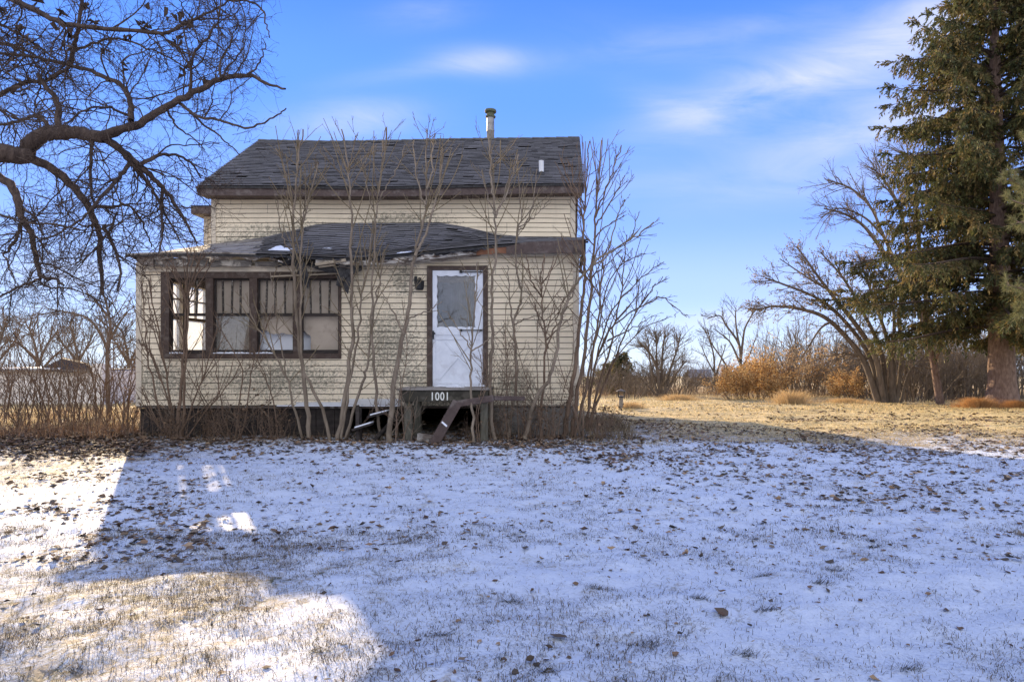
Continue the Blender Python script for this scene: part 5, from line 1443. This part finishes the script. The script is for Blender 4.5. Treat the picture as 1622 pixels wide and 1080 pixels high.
# long needled pine whose boughs reach in from the right
def pine():
    x, y = 12.9, 15.5; zb = float(gz(x, y)); g = np.random.default_rng(12)
    t = thing('pine_tree', 'pine with long pale green needle tufts reaching in from the right edge of the photo', 'tree', (x, y, zb))
    trk = smooth_path([(x, y, zb - .1), (x + .1, y, 3), (x - .05, y + .1, 7), (x, y, 11)], 14)
    polys = [(trk, np.linspace(.24, .06, 14))]; tips = []
    for (pp, Y) in (([(1790, 420), (1700, 370), (1650, 335), (1605, 318)], 15.2), ([(1700, 370), (1660, 350), (1615, 352)], 15.0), ([(1650, 335), (1625, 300), (1600, 285)], 15.3), ([(1790, 470), (1700, 470), (1640, 462), (1598, 452)], 15.2), ([(1660, 466), (1630, 480), (1612, 492)], 15.1),
                    ([(1790, 240), (1720, 210), (1660, 205), (1630, 212)], 15.6), ([(1790, 330), (1720, 300), (1665, 290), (1632, 300)], 15.9), ([(1790, 560), (1720, 600), (1660, 640)], 15.5), ([(1790, 100), (1720, 90), (1650, 60)], 15.5)):
        q = smooth_path([P(a, b, Y + .25 - .5 * i / len(pp)) for i, (a, b) in enumerate(pp)], 10); polys.append((q, np.linspace(.03, .011, 10)))
        for k in range(4, 10):
            for m in range(3):
                dd = unit(q[k] - q[k-1]) * .8 + g.normal(0, .55, 3) + np.array([0, 0, .25]); tips.append((q[k], unit(dd), .12 + .18 * g.random()))
    V, C = [], []
    for (p, d, l) in tips:
        polys.append((np.array([p, p + d*l*.5, p + d*l]), np.array([.009, .008, .007])))
        n = 75; s = .25 + .75 * g.random((n, 1)); o = p + d * l * s
        a = d * (.5 + .5*g.random((n, 1))) + g.normal(0, .5, (n, 3)); a /= np.linalg.norm(a, axis=1, keepdims=True); ln = .13 + .08*g.random((n, 1)); b = np.cross(a, g.normal(0, 1, (n, 3))); b /= np.linalg.norm(b, axis=1, keepdims=True)
        V.append(np.stack([o - b*.0045, o + b*.0045, o + a*ln + np.array([0, 0, -.02])], 1).reshape(-1, 3))
        C.append(np.repeat(np.array([(.17,.18,.075), (.12,.135,.06), (.22,.20,.10)])[g.integers(0, 3, n)], 3, 0))
    V = np.concatenate(V)
    tubemesh('trunk', polys, M['bark_spruce'], t, .01, 8, 5)
    fmesh('needles', V, None, np.arange(len(V)).reshape(-1, 3), mats=M['needle'], parent=t, col=np.concatenate(C))
pine()

# ================================================================== BARE TREES BEYOND THE FIELD
def ground_at(px, Y): return PX(px, Y), Y, float(gz(PX(px, Y), Y))
def baretree(name, label, stems, Y, group=None, tw=9, C=None, dy=1.0, bark=('bark_bg', 'bark_bgtwig'), leaves=None, seed=1, L0=1.0, low=.25, tmin=.008):
    """stems: list of (px points from the base up, width px start, width px end)"""
    g = np.random.default_rng(seed); b = ground_at(stems[0][0][0][0], Y)
    t = thing(name, label, 'tree', b, group)
    main, tws, s = [], [], Y / F
    C = C or dict(levels=3, n=[4, 3, 0], ang=[.6, .55, .5], ratio=[.55, .55, .5], wander=[.1, .13, .15], up=[.02, .02, .0], seg=[.3, .25, .2], t0=[.15, .15, .2], rr=[.6, .6, .6], rmin=tmin, tip=.4)
    for (pp, w0, w1) in stems:
        k = len(pp); d1 = g.uniform(-dy, dy); n = max(6, 4*k)
        w3 = [P(a, c, Y + d1 * i / (k-1)) for i, (a, c) in enumerate(pp)]
        if pp[0][1] > 600:
            w3[0] = (w3[0][0], w3[0][1], float(gz(w3[0][0], w3[0][1])) - .1)
        q = smooth_path(w3, n); r = np.maximum(np.linspace(w0, w1, n) * s / 2, tmin); main.append((q, r)); ln = np.linalg.norm(np.diff(q, axis=0), axis=1).sum()
        for j in range(int(tw * ln / 3)):
            tt = low + (1-low) * g.random() ** .7; i = min(int(tt*(n-1)), n-2); d = unit(q[i+1]-q[i]); ax = unit(np.cross(d, g.normal(0, 1, 3))); a = .4 + .5*g.random()
            out = [[], [], []]; l = L0 * (.5 + g.random()) * (1.2 - .5*tt)
            grow(out, q[i], unit(d*math.cos(a) + ax*math.sin(a)), l, min(r[i]*.6, tmin + .012*l), 0, C, g)
            for o in out: tws += o
    tubemesh('trunk', main, M[bark[0]], t, .03, 8, 5); tubemesh('twigs', tws, M[bark[1]], t, .02, 5, 3)
    if leaves: leafcloud('dry_leaves', tws, t, **leaves)
    return t
# leaning multi stemmed tree
TANL = [(.27,.20,.13), (.20,.15,.10), (.34,.26,.17)]
baretree('leaning_tree', 'multi stemmed bare tree leaning left over the orange brush with dry brown seed tufts', [
    ([(1392, 632), (1372, 580), (1350, 545), (1310, 505), (1270, 490), (1225, 485), (1200, 492)], 11, 2), ([(1400, 632), (1388, 570), (1360, 520), (1320, 470), (1290, 430), (1262, 390)], 11, 2), ([(1404, 632), (1396, 560), (1370, 500), (1335, 440), (1300, 400)], 9, 2),
    ([(1398, 632), (1375, 560), (1330, 500), (1290, 470), (1240, 450), (1212, 440)], 8, 2), ([(1412, 632), (1410, 560), (1390, 490), (1372, 440), (1360, 405)], 8, 2), ([(1416, 632), (1415, 570), (1416, 500), (1405, 450), (1380, 410)], 8, 2),
    ([(1420, 632), (1428, 560), (1424, 500), (1438, 450), (1442, 410)], 7, 2), ([(1320, 508), (1300, 520), (1280, 550), (1268, 570)], 4, 1.5), ([(1330, 470), (1280, 440), (1235, 410)], 4, 1.5), ([(1410, 632), (1395, 590), (1380, 570), (1340, 560), (1310, 565)], 5, 1.5), ([(1426, 632), (1440, 590), (1470, 560), (1490, 552)], 5, 1.5)],
    30, tw=14, leaves=dict(n=4000, size=.045, cols=TANL, spread=.06, seed=5), seed=21, L0=1.0)
baretree('bare_tree', 'tall pale bare tree standing behind the spruce, its crown showing left of the boughs', [
    ([(1474, 630), (1472, 560), (1460, 500), (1430, 440), (1400, 400), (1370, 360), (1340, 340), (1305, 330)], 13, 2), ([(1486, 632), (1480, 580), (1476, 540), (1470, 500)], 15, 10), ([(1430, 440), (1400, 375), (1380, 330), (1350, 300), (1310, 285)], 6, 2), ([(1460, 500), (1440, 400), (1425, 330), (1400, 285), (1380, 265)], 7, 2),
    ([(1400, 375), (1370, 345), (1330, 330), (1300, 345)], 4, 1.5), ([(1470, 500), (1455, 380), (1450, 300), (1440, 255), (1432, 240)], 7, 2), ([(1425, 330), (1405, 300), (1385, 295)], 3, 1.5)], 36, tw=10, seed=22, L0=1.5, low=.35)
baretree('bare_tree', 'thin bare tree with a vase shaped crown left of the orange vine mound', [
    ([(1166, 628), (1172, 590), (1173, 560), (1168, 540), (1150, 515), (1140, 500), (1120, 505)], 6, 1.5), ([(1173, 570), (1176, 545), (1180, 520), (1190, 500), (1192, 490)], 4.5, 1.3), ([(1172, 575), (1160, 548), (1150, 535), (1130, 520)], 4, 1.3), ([(1168, 625), (1158, 595), (1145, 570), (1128, 545), (1120, 520)], 4, 1.3), ([(1174, 560), (1167, 525), (1165, 500), (1166, 488)], 4, 1.2), ([(1176, 580), (1188, 560), (1197, 535)], 3, 1.2)], 42, tw=9, seed=23, L0=1.0)
baretree('bare_tree', 'slender dark bare tree left of the vase shaped one, beside the low shed roof', [
    ([(1134, 628), (1132, 590), (1130, 560), (1122, 535), (1115, 520)], 4, 1.2), ([(1132, 600), (1142, 570), (1150, 545)], 3, 1), ([(1131, 590), (1118, 565), (1110, 545)], 2.6, 1)], 44, tw=10, seed=24, L0=.9)
baretree('bare_tree', 'broad bare thorny tree with upright shoots between the lantern post and the low shed roof', [
    ([(1046, 632), (1042, 590), (1030, 560), (1014, 545)], 6, 1.5), ([(1048, 632), (1048, 590), (1050, 550), (1054, 525)], 5, 1.5), ([(1050, 632), (1060, 590), (1072, 555), (1078, 530)], 5, 1.5), ([(1044, 625), (1034, 595), (1028, 560), (1026, 535)], 4, 1.3), ([(1050, 625), (1066, 600), (1080, 580), (1088, 570)], 4, 1.3), ([(1046, 620), (1040, 580), (1040, 545), (1036, 525)], 4, 1.2), ([(1044, 625), (1022, 605), (1008, 595)], 4, 1.3)],
    38, tw=26, seed=25, L0=1.0, low=.1)
baretree('bare_tree', 'straight brown trunk left of the spruce with few lower limbs', [([(1490, 638), (1484, 605), (1479, 575), (1472, 540), (1462, 480)], 13, 8), ([(1479, 575), (1492, 545), (1500, 500)], 5, 3), ([(1476, 555), (1455, 535), (1440, 530)], 4, 2)], 28, tw=4, seed=26, bark=('bark_spruce', 'bark_bgtwig'))
# bare brush and vine mounds
FB = 'bare brush along the far side of the field'
f0 = mkshrub('field_brush', 'grey brown brush between the leaning tree and the spruce', 'shrub', FB, 41, ('bark_bg', 'bark_bgtwig'), h=2.6, stems=30, spread=.45, r=.022, tw=(7, 4), wander=.1, foot=1.1)
f1 = mkshrub('field_brush', 'rounded tan brush left of the low shed roof', 'shrub', FB, 42, ('bark_bg', 'bark_bgtwig'), h=1.9, stems=24, spread=.8, r=.018, tw=(6, 4), wander=.14, foot=.8)
place(f0, PX(1445, 31), 31, 0, 1.0); place(f1, PX(1085, 44), 44, 0, 1.0)
LABS = ['tall brush just left of the brown trunk', 'tall brush behind the spruce trunk', 'brush between the brown trunk and the spruce trunk', 'tall thin brush behind the orange vine mound', 'brush behind the leaning tree', 'tan brush right of the vase shaped tree',
        'tan brush left of the thorny tree', 'low brush behind the saplings at the house corner', 'brush right of the spruce trunk at the photo edge', 'tan brush beneath the slender dark tree', 'low tan brush right of the lantern post', 'tall pale brush above the orange vine mound', 'brush behind the dry grass tuft', 'brush behind the thorny tree', 'low brush at the house corner beside the small evergreen', 'wide brush left of the leaning tree', 'far brush showing between spruce trunk and brown trunk', 'brush in front of the small evergreen']
for i, (src, px, Y, s) in enumerate(((f0, 1470, 33, 1.1), (f0, 1555, 34, 1.2), (f0, 1520, 32, 1.05), (f0, 1250, 46, 1.7), (f0, 1375, 35, 1.1), (f1, 1195, 46, 1.1), (f1, 1010, 42, 1.1), (f1, 940, 40, 1.2), (f0, 1615, 33, 1.3), (f1, 1140, 47, 1.0), (f1, 1000, 36, .7), (f0, 1290, 48, 1.9), (f1, 1320, 40, 1.2), (f1, 1055, 46, 1.2), (f1, 965, 42, 1.0), (f0, 1340, 42, 1.3), (f0, 1500, 40, 1.2), (f1, 985, 41, .8))):
    place(dup(src, LABS[i]), PX(px, Y), Y, 1.1 * i, s)
for i, (src, px, Y, s, lab) in enumerate(((f0, 1432, 36, 1.2, 'dense brush right of the leaning tree trunks'), (f0, 1400, 38, 1.3, 'dense brush directly behind the leaning tree trunks'), (f0, 1530, 37, 1.45, 'dense tall brush midway between the brown trunk and the spruce'), (f0, 1575, 38, 1.4, 'dense brush seen behind the spruce base'),
        (f0, 1600, 36, 1.35, 'dense brush right behind the spruce trunk'), (f0, 1455, 40, 1.5, 'tall brush behind the brown trunk'), (f0, 1490, 35, 1.15, 'brush just right of the brown trunk'), (f0, 1360, 41, 1.35, 'tall brush at the left side of the leaning tree'), (f1, 1120, 43, 1.05, 'tan brush left of the vase shaped tree'),
        (f1, 1030, 39, 1.15, 'tan brush at the left foot of the thorny tree'), (f1, 1068, 40, 1.2, 'tan brush at the right foot of the thorny tree'), (f1, 1215, 45, 1.2, 'tan brush behind the large vine mound'), (f0, 1545, 42, 1.6, 'tallest brush behind the dry grass at the spruce'))):
    place(dup(src, lab), PX(px, Y), Y, 2.3 * i + .5, s)
OR = [(.62,.36,.12), (.70,.45,.18), (.46,.25,.09), (.72,.52,.25), (.28,.15,.06)]
VG = 'orange vine covered bushes beside the field'
v1 = mkshrub('vine_mound', 'pale orange brush with thin bare twigs rising behind the large vine mound', 'shrub', VG, 52, ('bark_bg', 'bark_bgtwig'), h=2.5, stems=26, spread=.6, r=.016, tw=(7, 5), wander=.15, foot=1.1, leaves=dict(n=1500, size=.055, cols=[(.50,.32,.15), (.40,.24,.11), (.56,.40,.21)], spread=.10, seed=8))
place(v1, PX(1232, 37), 37, 0.4, 1.1)
v0 = mkshrub('vine_mound', 'large orange vine covered mound at the left end of the brush', 'shrub', VG, 51, ('bark_bg', 'bark_bgtwig'), h=2.3, stems=24, spread=.95, r=.016, tw=(7, 4), wander=.17, foot=1.0, leaves=dict(n=5200, size=.06, cols=OR, spread=.10, seed=7))
place(v0, PX(1190, 34), 34, 0, .72)
for i, (px, Y, s, lab) in enumerate(((1208, 36, .86, 'tall orange vine mound rising behind the large one'), (1268, 38, 1.1, 'pale orange brush right of the vine mound behind the dry grass tuft'), (1335, 34, .6, 'low orange vine mound left of the leaning tree trunks'), (1305, 39, 1.05, 'pale orange brush between the grass tuft and the leaning tree'), (1168, 33.5, .62, 'small orange vine clump at the left foot of the large mound'))):
    place(dup(v1 if 'pale' in lab else v0, lab), PX(px, Y), Y, 1.7 * i + .8, s)
# dry grass tufts
def tuft(name, label, px, Y, w, h, n, seed, cols, group=None):
    g = np.random.default_rng(seed); x0, y0, z0 = ground_at(px, Y)
    a = g.uniform(0, 6.28, n); r = w * .42 * np.abs(g.normal(0, 1, n)) * (.5 + .5*g.random(n)); x = x0 + r*np.cos(a); y = y0 + r*np.sin(a)*.7; z = gz(x, y) - .02
    lx = np.cos(a) * (.1 + 1.1*g.random(n)) * h + g.normal(0, .25*h, n); ly = np.sin(a) * .5 * h * g.random(n); hh = h * (.25 + .8*g.random(n)**1.3) * np.exp(-(r / w) ** 2 * .8) + .03
    p = np.stack([x, y, z], -1); m = p + np.stack([lx*.4, ly*.4, hh*.7], -1); e = p + np.stack([lx, ly, hh], -1); sd = np.stack([np.ones(n), np.zeros(n), np.zeros(n)], -1) * .0045
    V = np.stack([p - sd, p + sd, m + sd*.8, m - sd*.8, e], 1).reshape(-1, 3); b = np.arange(n)*5
    col = np.repeat(np.array(cols)[g.integers(0, len(cols), n)] * (.7 + .6*g.random((n, 1))), 5, 0)
    o = fmesh(name, V - np.array([[x0, y0, z0]]), np.stack([b, b+1, b+2, b+3], -1), np.stack([b+3, b+2, b+4], -1), mats=M['grass'], col=col); o.location = (x0, y0, z0)
    return tag(o, label, 'grass tuft', group)
TC = [(.50,.35,.18), (.40,.27,.13), (.58,.43,.24)]
TGp = 'tufts of long dry grass in the field'
tuft('dry_grass_tuft', 'large tuft of long dry grass in front of the orange brush', 1254, 27.5, 1.35, .62, 1300, 1, TC, TGp)
tuft('dry_grass_tuft', 'wide tuft of rust coloured dry grass at the foot of the spruce trunk', 1548, 24.2, 1.1, .42, 2400, 2, [(.40,.20,.07), (.33,.17,.07), (.46,.28,.12)], TGp)
tuft('dry_grass_tuft', 'low rust dry grass right of the spruce trunk', 1612, 24.0, .8, .35, 1500, 3, [(.40,.20,.07), (.33,.17,.07)], TGp)
tuft('dry_grass_tuft', 'low dry grass strip before the thorny tree', 1075, 33, 1.6, .35, 1800, 4, TC, TGp)
tuft('dry_grass_tuft', 'flattened dry grass heap left of the leaning tree trunks', 1340, 29, 1.6, .26, 1800, 5, TC, TGp)
tuft('dry_grass_tuft', 'dry grass beside the lantern post', 1000, 23.5, .8, .25, 700, 6, TC, TGp)
# far treeline
def treeline():
    g = np.random.default_rng(77); out = [[], [], []]
    C = dict(levels=3, n=[5, 3, 0], ang=[.5, .5, .5], ratio=[.5, .5, .4], wander=[.1, .14, .15], up=[.03, .02, .0], seg=[.5, .4, .3], t0=[.15, .15, .2], rr=[.55, .6, .6], rmin=.018, tip=.4)
    for k in range(620):
        x = g.uniform(-75, 75); y = g.uniform(58, 92)
        px = x * F / y + CX
        h = g.uniform(1.2, 2.4) * (1.0 if px > 930 else 1.3)
        grow(out, (x, y, float(gz(x, y)) - .1), (g.normal(0, .2), g.normal(0, .2), 1), h, .05, 0, C, g)
    o = tubemesh('treeline', out[0] + out[1] + out[2], M['bark_bgtwig'], None, .03, 4, 3); kind(o, 'stuff')
treeline()
litter_tangle('field_edge_stalks', '', PX(900, 45), PX(1700, 45), 36, 56, 16000, .7, 35, [(.30,.20,.11), (.22,.15,.085), (.38,.26,.15)])
litter_tangle('field_edge_stalks', '', PX(-300, 30), PX(260, 30), 22, 46, 2500, .4, 36, [(.26,.19,.11), (.2,.14,.09), (.34,.25,.15)])
# bare trees behind the left thicket
baretree('bare_tree', 'bare tree behind the left thicket, right beside the porch corner', [([(172, 620), (170, 560), (175, 520), (168, 480), (160, 455)], 7, 2), ([(172, 560), (160, 530), (140, 505), (110, 495), (80, 490)], 5, 1.5), ([(173, 540), (190, 510), (205, 490)], 4, 1.5), ([(170, 500), (150, 475), (135, 462)], 4, 1.2)], 20, tw=16, seed=31, L0=.9, low=.1)
baretree('bare_tree', 'bare scrubby tree behind the low white shed', [([(60, 600), (58, 560), (50, 530), (40, 510)], 5, 1.5), ([(60, 580), (75, 545), (95, 520)], 4, 1.3), ([(58, 570), (30, 545), (5, 535)], 4, 1.3), ([(62, 590), (90, 560), (120, 540)], 4, 1.3)], 36, tw=22, seed=32, L0=1.4, low=.1)
baretree('bare_tree', 'far bare tree above the right end of the low white shed', [([(125, 600), (122, 560), (115, 530), (110, 510)], 5, 1.5), ([(123, 575), (140, 545), (150, 525)], 4, 1.3), ([(122, 570), (100, 545), (90, 530)], 4, 1.3)], 40, tw=22, seed=33, L0=1.4, low=.1)
baretree('bare_tree', 'scrubby bare tree at the far left edge beyond the thicket', [([(-5, 600), (-5, 560), (5, 525), (12, 500)], 5, 1.5), ([(-5, 575), (20, 545), (32, 525)], 4, 1.3), ([(-4, 570), (-20, 545), (-30, 520)], 4, 1.3)], 38, tw=22, seed=34, L0=1.4, low=.1)
baretree('bare_tree', 'bare tree showing between the shed and the porch corner', [([(205, 610), (203, 570), (198, 540), (192, 520)], 5, 1.5), ([(204, 580), (215, 555), (222, 540)], 4, 1.3), ([(203, 575), (188, 550), (178, 535)], 4, 1.3)], 42, tw=24, seed=35, L0=1.4, low=.1)

# ================================================================== SMALL THINGS
# lantern post
lx, ly, lz = ground_at(983, 23.2)
post = thing('lantern_post', 'short weathered post with a small roofed lantern box on the lawn right of the house', 'post', (lx, ly, lz))
s = MB(); s.beam((lx, ly, lz - .1), (lx + .02, ly, lz + .40), .13, .13); s.build('post', M['greywood'], post, bevel=.01)
s = MB(); s.box(lx - .10, ly - .10, lz + .40, lx + .14, ly + .10, lz + .43)
for a, b in ((-.08, -.08), (.12, -.08), (-.08, .08), (.12, .08)): s.box(lx + a - .012, ly + b - .012, lz + .43, lx + a + .012, ly + b + .012, lz + .60)
s.build('lantern_frame', M['black'], post)
s = MB(); s.add([(lx - .15, ly - .14, lz + .60), (lx + .19, ly - .14, lz + .60), (lx + .19, ly + .14, lz + .60), (lx - .15, ly + .14, lz + .60), (lx + .02, ly, lz + .68)], [(3,2,1,0), (0,1,4), (1,2,4), (2,3,4), (3,0,4)]); s.build('lantern_roof', M['greywood'], post)
# low white shed at the left
SY = 27.0
gx, gy, gzv = ground_at(60, SY)
shed = thing('low_shed', 'low white walled shed with a snow edged flat roof behind the left thicket', 'shed', (gx, gy, gzv))
wl = nmat('white_render_wall', (.78,.73,.68), (.70,.65,.60), 5, .8, bmp=.15, c3=(.58,.53,.48), s3=1.2)
s = MB(); s.box(PX(-60, SY), SY, gzv - .3, PX(152, SY), SY + 3, PZ(588, SY)); s.box(PX(150, SY), SY - .15, gzv - .3, PX(166, SY), SY + .4, PZ(576, SY)); s.build('wall', wl, shed, bevel=.01)
s = MB(); s.box(PX(-65, SY), SY - .2, PZ(588, SY) + .003, PX(150, SY) - .02, SY + 3.2, PZ(585.2, SY)); s.build('roof', M['greywood'], shed)
s = MB(); s.box(PX(-63, SY), SY - .18, PZ(585, SY), PX(100, SY), SY + 3.1, PZ(582.6, SY)); s.build('roof_snow', M['snow'], shed, bevel=.01)
s = MB(); s.add([P(68, 582, SY + .2), P(98, 568, SY + .3), P(135, 576, SY + .5), P(150, 586, SY + .2), P(110, 590, SY - .25), P(80, 588, SY - .25), P(100, 566, SY + 2), P(140, 575, SY + 2)], [(0,1,2,4,5), (2,3,4), (1,6,7,2), (2,7,3)]); s.build('roof_tarp', M['felt'], shed)
# far shed roof
ux, uy, uz = ground_at(1108, 62)
far = thing('far_shed', 'small grey roofed shed far off between two bare trees', 'shed', (ux, uy, uz))
s = MB(); s.box(PX(1094, 62), 62, uz - .2, PX(1124, 62), 65, PZ(598, 62)); s.build('wall', M['greywood'], far)
s = MB(); z0, z1 = PZ(598, 62), PZ(585, 62)
s.add([(PX(1090, 62), 61.8, z0), (PX(1128, 62), 61.8, z0), (PX(1126, 63.5), 63.5, z1), (PX(1091, 63.5), 63.5, z1), (PX(1128, 62), 65.2, z0), (PX(1090, 62), 65.2, z0)], [(0,1,2,3), (3,2,4,5)]); s.build('roof', nmat('pale_grey_roof', (.20,.20,.21), (.26,.26,.27), 4, .9, bmp=.05), far)
